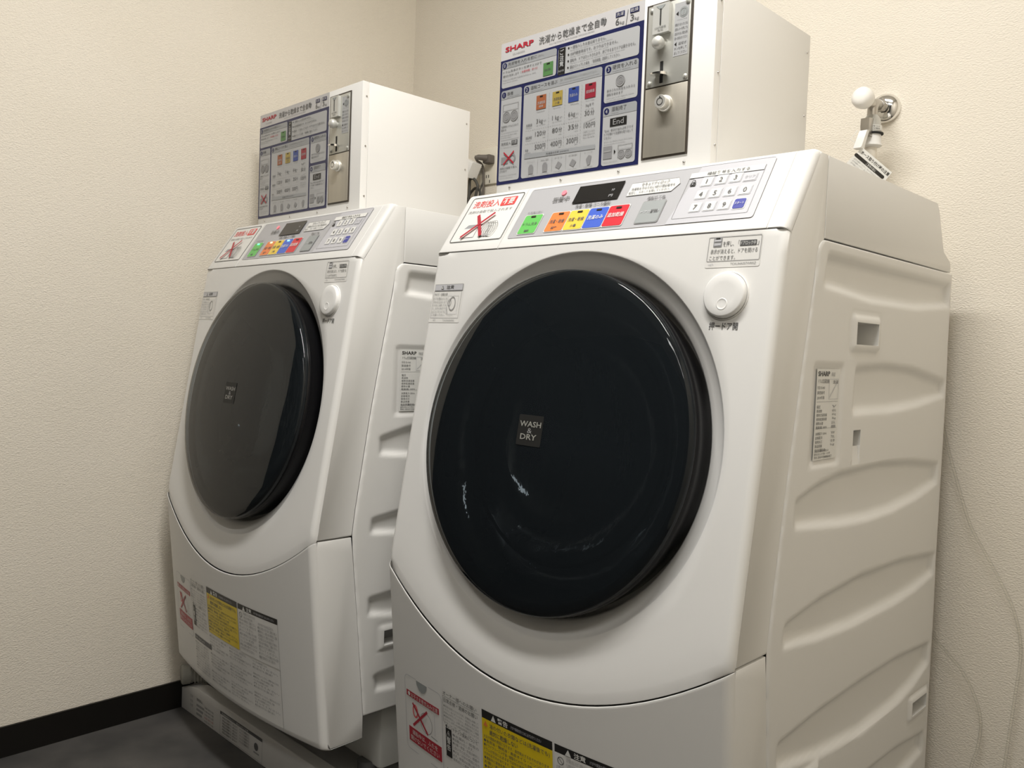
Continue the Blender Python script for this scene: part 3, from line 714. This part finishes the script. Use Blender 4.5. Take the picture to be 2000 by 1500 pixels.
# ------------------------------------------------------------------ coin boxes
BX, BZ = -.25, -.0232
def Q(x, y, z): return Vector(((x - BX) * S, y * S, (z - BZ) * S))
def P_sign(x, z, off): return Q(x, -off, z)
def make_coinbox():
    root = empty('coin_box', Q(BX, 0, BZ))
    TOP, YBK = .2865, .3374
    box('body', Q(-.499, .0020, BZ), Q(-.0012, YBK - .001, TOP - .001), sheet, root, .0015)
    # folded front sheet and side cover
    prism('front_sheet', [Q(-.5, 0, BZ), Q(0, 0, BZ), Q(0, 0, TOP), Q(-.5, 0, TOP)], (0, .018 * S, 0), sheet, root, .0015)
    for xa, xb in ((-.002, .0008), (-.5008, -.498)):
        box('side_cover', Q(xa, .0195, BZ), Q(xb, YBK, TOP), sheet, root, .0006)
    def screw(p, ax, r=.0042):
        lathe('screw', p, ax, [(r * S, -.0005), (r * S, .0008), (r * .7 * S, .0016), (0, .0019)], nickel, root, 14)
    for z in (.252, .135, .0167): screw(Q(0, .0119, z), (1, 0, 0), .0022)
    for z in (.252, .1328): screw(Q(.0008, .3262, z), (1, 0, 0), .0022)
    for x in (-.0498, -.1872, -.3245, -.4617): screw(Q(x, 0, -.0078), (0, -1, 0), .0026)
    # instruction sign
    d = Decal(P_sign, .0004)
    d.rect(-.4995, 0, -.1445, .2855, signh, 1); d.rect(-.4995, 0, -.1445, .2507, navy, 2)
    for a in ((-.4942, .1945, -.3470, .2460), (-.3430, .1925, -.1528, .2435), (-.4938, .0063, -.4362, .1888), (-.4302, .0063, -.2333, .1882), (-.2270, .1195, -.1522, .1872), (-.2272, .0063, -.1520, .1125)):
        d.rrect(*a, .005, signw, 3)
    for a in ((-.4942, .2325, -.3470, .2460), (-.4938, .1715, -.4362, .1888), (-.4302, .1715, -.2333, .1882), (-.2270, .1700, -.1522, .1872), (-.2272, .0953, -.1520, .1125)):
        d.poly([(a[0], a[1]), (a[2], a[1])] + d.rr(a[0], a[1] - .02, a[2], a[3], .005)[:12], hgrey, 4)
    sign = d.build('instruction_sign', root)
    for x0, z0, hh, m in ((-.3800, .1978, .0250, sgreen), (-.3948, .1357, .0271, sorange), (-.3528, .1357, .0271, syellow), (-.3123, .1357, .0271, sblue), (-.2719, .1357, .0271, sred)):
        d = Decal(P_sign, .0004); d.rect(x0, z0, x0 + .0255, z0 + hh, m, 5); d.rect(x0 + .009, z0 + hh - .004, x0 + .017, z0 + hh - .0015, black, 6); d.build('key_swatch', sign)
    d = Decal(P_sign, .0004)
    T = d.tbox
    T('SHARP', -.4872, -.4088, .2660, .2764, red, 3, .03); T('ES-H60DS', -.4655, -.4330, .2568, .2605, mgrey, 3)
    T('洗濯から乾燥まで全自動', -.3945, -.2285, .2612, .2765, dgrey, 3, .006); T('FULLY AUTOMATIC FROM WASHING THROUGH DRYING', -.3668, -.2565, .2558, .2586, mgrey, 3)
    for x in (-.2076, -.1757): d.rect(x, .2690, x + .0197, .2780, navy, 3)
    T('洗濯', -.2060, -.1897, .2703, .2768, signh, 4); T('乾燥', -.1741, -.1578, .2703, .2768, signh, 4)
    T('6', -.2078, -.1990, .2552, .2672, dgrey, 3); T('kg', -.1975, -.1882, .2535, .2608, dgrey, 3); T('3', -.1750, -.1670, .2556, .2668, dgrey, 3); T('kg', -.1652, -.1562, .2537, .2610, dgrey, 3)
    d.line(-.1803, .2775, -.1842, .2500, .0010, dgrey, 3)
    for n_, x, z in (('0', -.4862, .2390), ('1', -.4855, .1800), ('2', -.4215, .1797), ('3', -.2180, .1788), ('4', -.2190, .1040)):
        d.circ(x, z, .0058, navy, 5); d.txt(n_, x, z - .0036, .0085, signw, 6, .01, align='C')
    T('洗濯物を入れる前に', -.4775, -.3985, .2372, .2438, dgrey, 5); T('(無料)', -.3965, -.3800, .2375, .2425, mgrey, 5); T('BEFORE PUTTING YOUR LAUNDRY', -.4770, -.4250, .2340, .2362, mgrey, 5)
    T('ドラム洗浄ボタンを押すと3分で', -.4905, -.3850, .2235, .2285, dgrey, 5); T('槽内を洗浄します（', -.4905, -.4400, .2155, .2205, dgrey, 5); T('所要時間：約1分）', -.4380, -.3950, .2155, .2205, red, 5); T('Press the DRUM CLEAN button to rinse', -.4905, -.4000, .2090, .2120, mgrey, 5); T('the drum (free)', -.4905, -.4500, .2040, .2068, mgrey, 5)
    d.rect(-.3415, .1935, -.3242, .2425, black, 5); d.vtxt('ご注意', -.3328, .2300, .0095, signw, 6, .02, 1.18); T('NOTE', -.3395, -.3262, .1975, .2010, signw, 6)
    J = ['一度投入したお金は戻りません。', '100円硬貨専用です。おつりはできません。', '運転中、ドアはロックされます。終了するまでドアは開きません。', '運転がストップした場合、「使用時間」清掃をしてください。']
    E_ = ['Please note that change is not available after payment', 'Only 100 yen coins can be used', 'The door is locked while the machine is in operation, please wait', 'If the machine stops during operation, see below']
    for i, (j, e, wj, we) in enumerate(zip(J, E_, (.085, .112, .152, .118), (.10, .09, .128, .09))):
        z = .2355 - i * .0122; d.circ(-.3165, z + .0032, .0018, black, 5, 10); T(j, -.3120, -.3120 + wj, z, z + .0062, dgrey, 5); T(e, -.3120, -.3120 + we, z - .0036, z - .0012, mgrey, 5)
    T('準備', -.4768, -.4600, .1770, .1845, dgrey, 5); T('GETTING READY', -.4765, -.4420, .1733, .1758, mgrey, 5)
    T('運転コースを選ぶ', -.4115, -.3415, .1775, .1848, dgrey, 5); T('Select a course', -.4110, -.3800, .1735, .1762, mgrey, 5)
    T('洗濯・乾燥の容量を超えないように衣類を入れてください', -.3350, -.2450, .1800, .1845, mgrey, 5); T('Do not exceed the maximum laundry capacity shown below', -.3350, -.2400, .1750, .1775, mgrey, 5)
    T('硬貨を入れる', -.2095, -.1555, .1770, .1850, dgrey, 5); T('Insert coins', -.2090, -.1700, .1730, .1755, mgrey, 5); T('運転終了', -.2075, -.1745, .1020, .1100, dgrey, 5); T('Finish', -.2070, -.1930, .0980, .1005, mgrey, 5)
    # washer pictograms
    def mach(x0, x1, z0, z1):
        d.frame(x0, z1 - (z1 - z0) * .35, x1, z1, .001, .0008, mgrey, 5); r = (x1 - x0) * .25
        for k_ in (0, 1):
            cx_ = x0 + (x1 - x0) * (.25 + .5 * k_); cz_ = z0 + (z1 - z0) * .32; d.circ(cx_, cz_, r * .95, sgrey, 5); d.ring(cx_, cz_, r, .001, mgrey, 6); d.ring(cx_, cz_, r * .62, .001, mgrey, 6)
        d.line(x0, z0, x0, z1, .0006, mgrey, 5); d.line(x1, z0, x1, z1, .0006, mgrey, 5)
    mach(-.4870, -.4440, .1230, .1610); mach(-.1895, -.1580, .0145, .0400)
    T('洗濯物をドラムに入れて', -.4905, -.4420, .1140, .1185, dgrey, 5); T('閉める', -.4905, -.4760, .1075, .1120, dgrey, 5)
    for i in range(3): T(['Put the laundry in the drum', 'and close the door until', 'it clicks shut'][i], -.4905, (-.4420, -.4460, -.4620)[i], .1025 - i * .0045, .1050 - i * .0045, mgrey, 5)
    d.line(-.4905, .0895, -.4395, .0900, .0006, mgrey, 5); T('洗剤投入', -.4895, -.4615, .0785, .0845, dgrey, 5); d.rect(-.4595, .0773, -.4430, .0862, dgrey, 5); T('不要', -.4580, -.4445, .0785, .0850, signw, 6); T('No detergent is needed', -.4905, -.4420, .0730, .0752, mgrey, 5)
    d.rect(-.4870, .0410, -.4680, .0545, sgrey, 5); d.ring(-.4560, .0500, .0095, .0040, sgrey, 5); d.cross(-.4800, .0395, -.4510, .0640, .0030, red, 7)
    T('洗剤は自動で投入', -.4905, -.4420, .0300, .0345, dgrey, 5); T('されます', -.4905, -.4700, .0240, .0285, dgrey, 5); T('Detergent is automatically', -.4905, -.4420, .0165, .0190, mgrey, 5); T('put into the drum', -.4905, -.4530, .0115, .0140, mgrey, 5)
    # price table
    for x in (-.3610, -.3205, -.2797):
        for k_ in range(19): d.rect(x - .0003, .0560 + k_ * .0058, x + .0003, .0592 + k_ * .0058, mgrey, 5)
    for z in (.0985, .0725): 
        for k_ in range(24): d.rect(-.4210 + k_ * .0058, z, -.4178 + k_ * .0058, z + .0006, mgrey, 5)
    for z, t in ((.1060, '洗濯容量'), (.0815, '運転時間'), (.0570, '料金')): T(t, -.4205, -.4040 if len(t) > 2 else -.4120, z, z + .0055, dgrey, 5); T('Weight', -.4205, -.4050, z - .0038, z - .0010, mgrey, 5)
    for x, a, b, c_ in ((-.3950, '3', '120', '500'), (-.3535, '1', '80', '400'), (-.3130, '6', '35', '300')):
        d.txt(a, x + .002, .1093, .0105, dgrey, 5); d.txt('kg', x + .0095, .1093, .0098, dgrey, 5); T('まで', x + .0215, x + .0275, .1100, .1130, dgrey, 5); T('up to max', x + .002, x + .026, .1040, .1065, mgrey, 5)
        T(b, x + (0 if len(b) > 2 else .003), x + .0175, .0845, .0935, dgrey, 5); T('分', x + .0190, x + .0280, .0842, .0935, dgrey, 5); T('min', x + .020, x + .027, .0795, .0818, mgrey, 5)
        T(c_, x, x + .0180, .0590, .0685, dgrey, 5); T('円', x + .0192, x + .0280, .0585, .0682, dgrey, 5); T('yen', x + .020, x + .027, .0545, .0568, mgrey, 5)
    for x, t in ((-.3930, 'Standard'), (-.3510, 'Speedy'), (-.3070, 'Wash'), (-.2690, 'Dry only')): T(t, x, x + .020, .1305, .1332, mgrey, 5)
    for x, t, m in ((-.3915, '洗濯乾燥', signw), (-.3495, '洗濯乾燥', dgrey), (-.3095, '洗濯のみ', signw), (-.2690, '追加乾燥', signw)): T(t, x, x + .0200, .1450, .1510, m, 6)
    T('標準', -.3875, -.3760, .1385, .1430, signw, 6); T('少量', -.3455, -.3340, .1385, .1430, dgrey, 6); T('洗浄', -.3770, -.3600, .2060, .2110, dgrey, 6)
    T('3kgまで', -.2695, -.2495, .1200, .1262, dgrey, 5); T('up to 3kg', -.2690, -.2500, .1150, .1178, mgrey, 5); T('30', -.2708, -.2590, .1045, .1135, dgrey, 5); T('分', -.2570, -.2478, .1042, .1135, dgrey, 5)
    d.line(-.2712, .0920, -.2455, .0972, .0007, mgrey, 5); T('100', -.2715, -.2560, .0820, .0910, dgrey, 5); T('円', -.2545, -.2450, .0815, .0908, dgrey, 5)
    for i in range(3): T(['100円ごとに30分', '乾燥の延長ができ', 'Every 100 yen for'][i], -.2720, -.2450, .0735 - i * .0055, .0772 - i * .0055, mgrey, 5)
    d.poly([(-.4222, .0440), (-.2428, .0405), (-.2428, .0480), (-.4222, .0530)], hgrey, 5); T('洗濯量の目安 (standard)', -.3640, -.3060, .0440, .0485, dgrey, 6)
    for i, x in enumerate((-.4034, -.3662, -.3310, -.2954, -.2571)):
        T(['ワイシャツ', '肌着', 'タオル', '作業服', 'くつ下'][i], x - .011, x + .010, .0345, .0375, mgrey, 5)
        P_ = [(-.006, -.009), (.006, -.009), (.0065, .004), (.003, .009), (-.003, .009), (-.0065, .004)] if i in (0, 1) else [(-.008, -.003), (.002, -.008), (.009, .001), (-.001, .007)] if i in (2, 3) else [(-.002, -.010), (.004, -.008), (.007, .007), (0, .009), (-.006, .002)]
        d.poly([(x + a, .0215 + b) for a, b in P_], sgrey, 5); T('120-600g', x - .011, x + .010, .0085, .0108, mgrey, 5)
        if i < 4: d.line(x + .0180, .0110, x + .0180, .0390, .0005, mgrey, 5)
    # coin and End display
    d.circ(-.1905, .1545, .0100, sgrey, 5); d.ring(-.1905, .1545, .0102, .0014, mgrey, 6); d.ring(-.1905, .1545, .0062, .0010, mgrey, 6); T('100', -.1945, -.1865, .1520, .1570, mgrey, 6)
    T('表示された料金を入れると', -.2205, -.1575, .1380, .1430, dgrey, 5); T('運転を始めます', -.2205, -.1840, .1310, .1360, dgrey, 5); T('Insert coins to the displayed amount', -.2205, -.1600, .1260, .1285, mgrey, 5); T('to start the operation', -.2205, -.1780, .1218, .1242, mgrey, 5)
    d.rect(-.2100, .0750, -.1727, .0897, black, 5); T('End', -.2030, -.1790, .0775, .0875, mgrey, 6)
    for i, t in enumerate(['「End」表示が出れば終了です', 'ドアを開けて洗濯物を取り出して', 'ください']): T(t, -.2225, (-.1575, -.1580, -.2060)[i], .0665 - i * .0065, .0712 - i * .0065, dgrey, 5)
    T('When the display shows End, open', -.2225, -.1590, .0478, .0502, mgrey, 5); T('the door and take out the laundry', -.2225, -.1750, .0435, .0458, mgrey, 5)
    d.rect(-.2230, .0180, -.2032, .0405, sgrey, 5); d.rect(-.2215, .0300, -.2050, .0330, mgrey, 6); d.poly([(-.1985, .0250), (-.1985, .0330), (-.1945, .0290)], black, 5); T('Open the door', -.2225, -.1900, .0105, .0130, mgrey, 5)
    d.build('lettering', sign)
    # coin mechanism
    fx0, fx1, fz0, fz1 = -.1378, -.0442, .0055, .2712
    fr = prism('mechanism_frame', [Q(a, -.0004, b) for a, b in ((fx0, fz0), (fx1, fz0), (fx1, fz1), (fx0, fz1))], (0, -.0016 * S, 0), frame_d, root)
    up = box('upper_plate', Q(fx0 + .0045, -.0040, .1285), Q(fx1 - .0036, -.0018, fz1 - .004), steel2, root, .0006)
    lp = box('cash_door', Q(fx0 + .0045, -.0040, fz0 + .0035), Q(fx1 - .0036, -.0018, .1262), steel, root, .0006)
    for x, z in ((-.1255, .2594), (-.0530, .2590), (-.0526, .1352), (-.1255, .1352)):
        lathe('rivet', Q(x, -.0040, z), (0, -1, 0), [(.0042 * S, 0), (.0040 * S, .0016), (.002 * S, .0028), (0, .003)], steel2, up, 16)
    blk = prism('slot_block', [Q(x, y, z) for x, y, z in ((-.1180, -.0040, .2645), (-.0850, -.0040, .2645), (-.0850, -.0040, .2150), (-.1180, -.0040, .2150))], (0, -.0085 * S, 0), castm, root, .001)
    q = Decal(lambda x, z, o: Q(x, -.0126 - o, z), .0004)
    q.poly([(-.1115, .2615), (-.0925, .2615), (-.0990, .2555), (-.1005, .2545), (-.1025, .2545), (-.1045, .2555)], keyg, 1)
    q.rect(-.1030, .2285, -.1005, .2560, slotd, 2); q.tbox('100円硬貨', -.1125, -.0900, .2225, .2262, dgrey, 2); q.tbox('専用', -.1070, -.0960, .2180, .2210, dgrey, 2)
    q.build('coin_slot', blk)
    lathe('return_button', Q(-.1035, -.004, .1985), (0, -1, 0), [(.0075 * S, 0), (.0075 * S, .003), (.0098 * S, .004), (.0112 * S, .0085), (.0108 * S, .012), (.0085 * S, .0155), (.0045 * S, .0172), (0, .0176)], castm, root, 32)
    q = Decal(lambda x, z, o: Q(x, -.0040 - o, z), .0004); q.rrect(-.1045, .1325, -.0980, .1695, .001, slotd, 1); q.build('return_slot', up)
    # return lever: a flat oval tongue sticking out
    bm = bmesh.new(); ring_t, ring_b = [], []
    for k_ in range(24):
        a = 2 * math.pi * k_ / 24; px, py = -.1012 + .0165 * math.cos(a), -.013 + .0115 * math.sin(a)
        ring_t.append(bm.verts.new(Q(px, py, .1465))); ring_b.append(bm.verts.new(Q(px, py, .1435 - .002 * math.cos(a))))
    bm.faces.new(ring_t); bm.faces.new(ring_b[::-1])
    for k_ in range(24): bm.faces.new((ring_t[k_], ring_b[k_], ring_b[(k_ + 1) % 24], ring_t[(k_ + 1) % 24]))
    from_bm('return_lever', bm, chrome, root, 40)
    # note beside the slot
    q = Decal(lambda x, z, o: Q(x, -.0040 - o, z), .0004); q.rect(-.0790, .1720, -.0505, .2605, signw, 1); nt_ = q.build('coin_note', root)
    q = Decal(lambda x, z, o: Q(x, -.0040 - o, z), .0004)
    q.circ(-.0610, .2435, .0088, keyg, 2); q.ring(-.0610, .2435, .0066, .001, mgrey, 3); q.line(-.0610, .2485, -.0610, .2385, .0012, mgrey, 3); q.poly([(-.0760, .2425), (-.0712, .2462), (-.0712, .2388)], black, 2); q.tbox('Coins only', -.0735, -.0540, .2310, .2330, mgrey, 2)
    for i, t in enumerate(['硬貨がつまったときは', '返却レバーを押しても', '返却されない場合は係', '員へお知らせください']): q.tbox(t, -.0770, -.0520, .2215 - i * .0075, .2265 - i * .0075, dgrey, 2)
    q.poly([(-.0770, .1920), (-.0728, .1955), (-.0728, .1885)], black, 2); q.tbox('返却ボ', -.0690, -.0530, .1895, .1945, dgrey, 2)
    for i, t in enumerate(['タンを押して', '返してください']): q.tbox(t, -.0770, -.0525, .1820 - i * .0072, .1868 - i * .0072, dgrey, 2)
    q.build('lettering', nt_)
    # cylinder lock
    lk = lathe('cylinder_lock', Q(-.0905, -.004, .0960), (0, -1, 0), [(.0140 * S, 0), (.0140 * S, .0035), (.0128 * S, .005), (.0118 * S, .0055), (.0118 * S, .0130), (.0108 * S, .0145), (0, .0145)], mat('lock steel', (.72, .71, .67), .33, .6), root, 36)
    q = Decal(lambda x, z, o: Q(x, -.0040, z) + Vector((0, -.0147 - o, 0)), .0003); q.ring(-.0905, .0960, .0064, .0011, slotd, 1); q.rect(-.0915, .1015, -.0895, .1050, slotd, 1); q.build('keyway', lk)
    return root

cb = make_coinbox(); cb.location = G(BX, 0, BZ)
cb2 = place_second(copy_tree(cb), BX, 0); cb2.location.z = cb.location.z
tag(cb, 'large white coin box with legible blue instruction sign, on the machine nearest the camera', 'coin box', 'coin boxes on the washers')
tag(cb2, 'white coin box with blue instruction sign, on the machine by the left wall', 'coin box', 'coin boxes on the washers')

# ------------------------------------------------------------------ drain pans
def make_pan(xa, xb, ya, yb_):
    t = empty('drain_pan', G((xa + xb) / 2, (ya + yb_) / 2, FZ)); o = t.location
    def L(x, y, z): return G(x, y, z) - o
    h = .090; wd = .030
    box('tray_floor', L(xa + .01, ya + .01, FZ), L(xb - .01, yb_ - .01, FZ + .034), panw, t)
    def wall(nm, P):      # P: outline in plan, extruded
        prism(nm, [L(x, y, FZ) for x, y in P], (0, 0, h * S), panw, t, .002)
    c = .03
    prism('front_rim', [L(x, ya, z) for x, z in ((xa, FZ), (xb, FZ), (xb, -1.337), (xb - .05, -1.320), (xb - .10, -1.3105), (xa + .10, -1.3105), (xa + .05, -1.320), (xa, -1.337))], (0, (c + .004) * S, 0), panw, t, .002)
    h = .059
    wall('back_rim', [(xa, yb_ - wd), (xb, yb_ - wd), (xb, yb_), (xa, yb_)])
    wall('side_rim', [(xa, ya + c + .005), (xa + wd, ya + c + .005), (xa + wd, yb_ - wd - .001), (xa, yb_ - wd - .001)])
    wall('side_rim', [(xb - wd, ya + c + .005), (xb, ya + c + .005), (xb, yb_ - wd - .001), (xb - wd, yb_ - wd - .001)])
    d = Decal(lambda x, z, of: L(x, ya - .0002 - of, z), .0005)
    x = xa + .095
    d.tbox('使用禁止', x, x + .035, -1.345, -1.337, dgrey, 1)
    for i in range(3): d.rect(x, -1.3600 - i * .012, x + .045 - .006 * i, -1.3535 - i * .012, mgrey, 1)
    for i in range(5): d.tbox('水もれ防止・排水トラップ取付', x + .048, x + .100, -1.352 - i * .0092, -1.3465 - i * .0092, dgrey if i != 3 else red, 1)
    for i in range(3): d.tbox('注意', x - .04, x - .022, -1.345 - i * .013, -1.338 - i * .013, mgrey, 1)
    x = xa + .232
    d.rect(x, -1.3360, x + .220, -1.3280, dgrey, 1)
    d.tbox('洗濯機用防水パン　取付上のご注意', x + .01, x + .15, -1.3345, -1.3295, panw, 2)
    for i in range(6): d.tbox('本製品は洗濯機用です。乗らないで', x + .012, x + .094, -1.3455 - i * .0078, -1.3395 - i * .0078, dgrey, 1)
    for i in range(5): d.tbox('トラップの清掃を行う', x + .105, x + .155, -1.3455 - i * .0078, -1.3395 - i * .0078, dgrey, 1)
    d.circ(x + .190, -1.358, .010, dgrey, 1); d.rect(x + .178, -1.376, x + .205, -1.372, mgrey, 1); d.frame(x, -1.390, x + .220, -1.328, .001, .0008, mgrey, 1)
    d.build('pan_label', t)
    return t
pl = make_pan(-1.5505, -.705, -.157, .600); tag(pl, 'white plastic drain pan with printed labels under the left washing machine', 'drain pan', 'drain pans')
pr_ = make_pan(-.590, .255, -.157, .600); tag(pr_, 'white plastic drain pan under the machine nearest the camera', 'drain pan', 'drain pans')

# corrugated drain hose
bm = bmesh.new()
pts = spline([G(-1.285, -.086, -1.330), G(-1.36, -.084, -1.322), G(-1.43, -.084, -1.308), G(-1.485, -.108, -1.292), G(-1.515, -.148, -1.289)], 16)
tube_bm(bm, spline([G(-1.515, -.150, -1.289), G(-1.519, -.162, -1.289), G(-1.522, -.172, -1.289)], 4), [.0275 * S] * 7 + [.0265 * S] + [.024 * S], 20)
tube_bm(bm, pts, [(.026 if k % 3 else .0225) * S for k in range(len(pts))], 20)
h = from_bm('drain_hose', bm, hosem, None, 60); tag(h, 'grey corrugated drain hose bent against the left wall above the pan', 'hose')

# ------------------------------------------------------------------ water tap
XT = .042
t = empty('water_tap', G(XT, .62, .205)); o = t.location
def L(x, y, z): return G(x, y, z) - o
lathe('flange', L(XT, .62, .205), (0, -1, 0), [(.031 * S, 0), (.031 * S, .004), (.029 * S, .010), (.022 * S, .015), (.012 * S, .0175), (0, .0175)], chrome, t, 40)
tube('pipe', spline([L(XT, .615, .205), L(XT, .585, .205), L(XT, .560, .202), L(XT, .549, .190), L(XT, .549, .168)], 6), .0105 * S, nickel, t, 20)
lathe('pipe_nut', L(XT, .590, .205), (0, -1, 0), [(.0135 * S, 0), (.0150 * S, .002), (.0150 * S, .010), (.0135 * S, .012), (.01 * S, .012)], nickel, t, 6, 20)
tube('valve_stem', [L(XT, .553, .197), L(XT, .515, .1985)], .0085 * S, nickel, t, 16)
lathe('handle_knob', L(XT, .520, .1985), (0, -1, .04), [(.010 * S, 0), (.0150 * S, .004), (.0195 * S, .010), (.0215 * S, .019), (.0205 * S, .027), (.0165 * S, .0335), (.009 * S, .0365), (0, .037)], knobw, t, 32)
lathe('valve_body', L(XT, .549, .172), (0, 0, -1), [(.011 * S, -.003), (.0135 * S, 0), (.0165 * S, .004), (.0190 * S, .020), (.0195 * S, .029), (.017 * S, .029)], castm, t, 32)
lathe('locking_ring', L(XT, .549, .1385), (0, 0, -1), [(.017 * S, 0), (.0235 * S, 0), (.0235 * S, .0022), (.019 * S, .003)], slotd, t, 32)
lathe('hose_nut', L(XT, .549, .1355), (0, 0, -1), [(.0185 * S, 0), (.0195 * S, .003), (.0195 * S, .014), (.0215 * S, .0175), (.0215 * S, .020), (.015 * S, .0225), (.012 * S, .0225)], white2, t, 32)
lv = prism('quick_lever', [L(XT - .008, y, z) for y, z in ((.507, .137), (.518, .137), (.500, .104), (.498, .096), (.478, .096), (.484, .100))], (.016 * S, 0, 0), white2, t, .001)
prism('lever_bracket', [L(XT - .009, y, z) for y, z in ((.513, .163), (.541, .166), (.536, .128), (.520, .128), (.512, .145))], (.018 * S, 0, 0), nickel, t, .001)
d = Decal(lambda a, z, of: L(XT + (.0196 + of) * math.cos(a), .549 + (.0196 + of) * math.sin(a), z), .0004)
d.rect(-2.0, .142, .3, .153, paper, 1, 14); d.tbox('水栓 G1/2', -1.25, -.35, .148, .151, dgrey, 2); d.tbox('締付確認', -1.35, -.3, .1435, .1465, dgrey, 2)
d.build('tap_label', t)
tag(t, 'chrome water tap with round white knob on the back wall', 'tap')
hs_ = tube('inlet_hose', spline([G(XT, .549, .117), G(XT, .549, .05), G(XT + .005, .550, -.06), G(XT + .01, .57, -.3)], 8), .0125 * S, mat('translucent grey hose', (.74, .70, .62), .5), None, 18)
tag(hs_, 'pale grey water supply hose dropping from the tap behind the washer', 'hose')

# paper tag hung from the tap, turned towards the room
A_ = Vector((0.04222, 0.42823, 1.30233)); eu = Vector((0.5848, 0.52848, -0.6154)); ev = Vector((-0.41805, -0.45379, -0.78696)); nrm = Vector((0.69515, -0.71749, 0.04445)); lu, lv_ = 0.06842, 0.04301
t = empty('paper_tag', A_)
def TP(u, v, of): return eu * u + ev * (-v) + nrm * of
prism('card', [TP(a, b, 0) for a, b in ((0, 0), (lu, 0), (lu, -lv_), (-.004, -lv_))], nrm * .0006, paper, t)
d = Decal(lambda u, v, of: TP(u, v, .0007 + of), .0002)
d.tbox('ホース取り付け時の注意', lu * .06, lu * .98, -.0105, -.0035, black, 1, .015)
d.rrect(-.004 + lu * .02, -.0205, lu * .93, -.0140, .003, black, 1); d.tbox('ご使用の前に', lu * .34, lu * .66, -.0196, -.0150, paper, 2)
for i in range(3): d.tbox('必ずお読みください。ねじのゆるみを', lu * .02, lu * (.75 - .1 * i), -.0255 - i * .0045, -.0225 - i * .0045, mgrey, 1)
d.build('lettering', t)
tube('string', [TP(.004, -.001, .0004), G(.024, .490, .118) - t.location, G(.028, .512, .140) - t.location], .0006, paper, t, 6)
tag(t, 'white paper tag with black stripe tied below the water tap', 'tag')

# ------------------------------------------------------------------ outlet, plug, adapter, cord between the boxes
t = empty('wall_outlet', G(-1.168, YB, .225)); o = t.location
box('plate', L(-1.205, YB, .172), L(-1.130, YB - .008, .285), cream, t, .003)
d = Decal(lambda x, z, of: L(x, YB - .0082 - of, z), .0006)
for x, z in ((-1.172, .197), (-1.162, .197), (-1.157, .181)): d.rect(x - .0015, z - .005, x + .0015, z + .004, slotd, 1)
d.build('socket_holes', t); tag(t, 'cream wall outlet between the two coin boxes', 'outlet')
t = empty('grey_plug', G(-1.168, YB - .008, .245)); o = t.location
box('plug_body', L(-1.166, YB - .008, .232), L(-1.137, YB - .034, .258), plugm, t, .003)
tube('strain_relief', [L(-1.152, YB - .030, .247), L(-1.160, YB - .044, .2475), L(-1.166, YB - .052, .2475), L(-1.173, YB - .060, .247)], [.0110 * S, .0085 * S, .0085 * S, .0045 * S], plugm, t, 12)
tube('cord', spline([L(-1.172, YB - .058, .247), L(-1.178, YB - .045, .240), L(-1.176, YB - .020, .22), L(-1.178, YB - .014, .12), L(-1.18, YB - .014, -.05)], 8), .0036 * S, plugm, t, 10)
tag(t, 'dark grey power plug pushed into the top of the outlet', 'plug')
t = empty('white_adapter', G(-1.20, YB - .009, .22)); o = t.location
prism('adapter_body', [L(-1.160, YB - .080, .226), L(-1.184, YB - .080, .184), L(-1.235, YB - .080, .196), L(-1.235, YB - .080, .258)], (0, .040 * S, 0), white2, t, .003)
prism('adapter_prongs', [L(-1.190, YB - .040, .225), L(-1.200, YB - .040, .205), L(-1.225, YB - .040, .210), L(-1.225, YB - .040, .235)], (0, .031 * S, 0), castm, t)
tag(t, 'white box adapter tilted beside the grey plug', 'adapter')
cd = tube('black_cord', spline([G(-1.215, YB - .05, .04), G(-1.204, YB - .05, .127), G(-1.203, YB - .05, .164), G(-1.202, YB - .05, .183), G(-1.191, YB - .05, .187), G(-1.178, YB - .05, .179), G(-1.168, YB - .05, .166), G(-1.165, YB - .05, .155), G(-1.171, YB - .05, .138), G(-1.19, YB - .05, .05)], 8), .0046 * S, rubber, None, 10)
tag(cd, 'dark looped power cord below the white adapter', 'cord')
cd = tube('black_cord', spline([G(-1.25, YB - .025, .09), G(-1.230, YB - .025, .140), G(-1.217, YB - .025, .154), G(-1.203, YB - .025, .161), G(-1.191, YB - .025, .156), G(-1.180, YB - .025, .146), G(-1.17, YB - .025, .08)], 8), .0042 * S, rubber, None, 10)
tag(cd, 'dark power cord curving low behind the looped one', 'cord')
cd = tube('earth_wire', spline([G(-1.182, YB - .012, .182), G(-1.186, YB - .016, .165), G(-1.190, YB - .018, .140), G(-1.19, YB - .02, .06)], 6), .0022 * S, rubber, None, 8)
tag(cd, 'thin dark earth wire hanging from the outlet', 'wire')

# ------------------------------------------------------------------ clear tubes by the right machine
cl = tube('clear_tube', spline([G(.17, .585, -.30), G(.190, .588, -.40), G(.207, .59, -.476), G(.228, .592, -.548), G(.259, .595, -.642), G(.290, .597, -.697), G(.318, .598, -.745), G(.345, .60, -.80), G(.36, .60, -.87), G(.355, .60, -.97), G(.34, .595, -1.2), G(.34, .59, FZ + .09)], 10), .0026 * S, cleart, None, 10)
tag(cl, 'clear thin tube slanting down the back wall beside the washer', 'tube', None)
cl = tube('clear_tube', spline([G(.17, .59, -.83), G(.205, .593, -.882), G(.235, .596, -.912), G(.264, .598, -.943), G(.287, .60, -.985), G(.300, .60, -1.030), G(.297, .60, -1.085), G(.288, .598, -1.13), G(.28, .595, -1.25), G(.28, .59, FZ + .09)], 10), .0026 * S, cleart, None, 10)
tag(cl, 'clear thin tube looping low on the back wall beside the washer', 'tube', None)
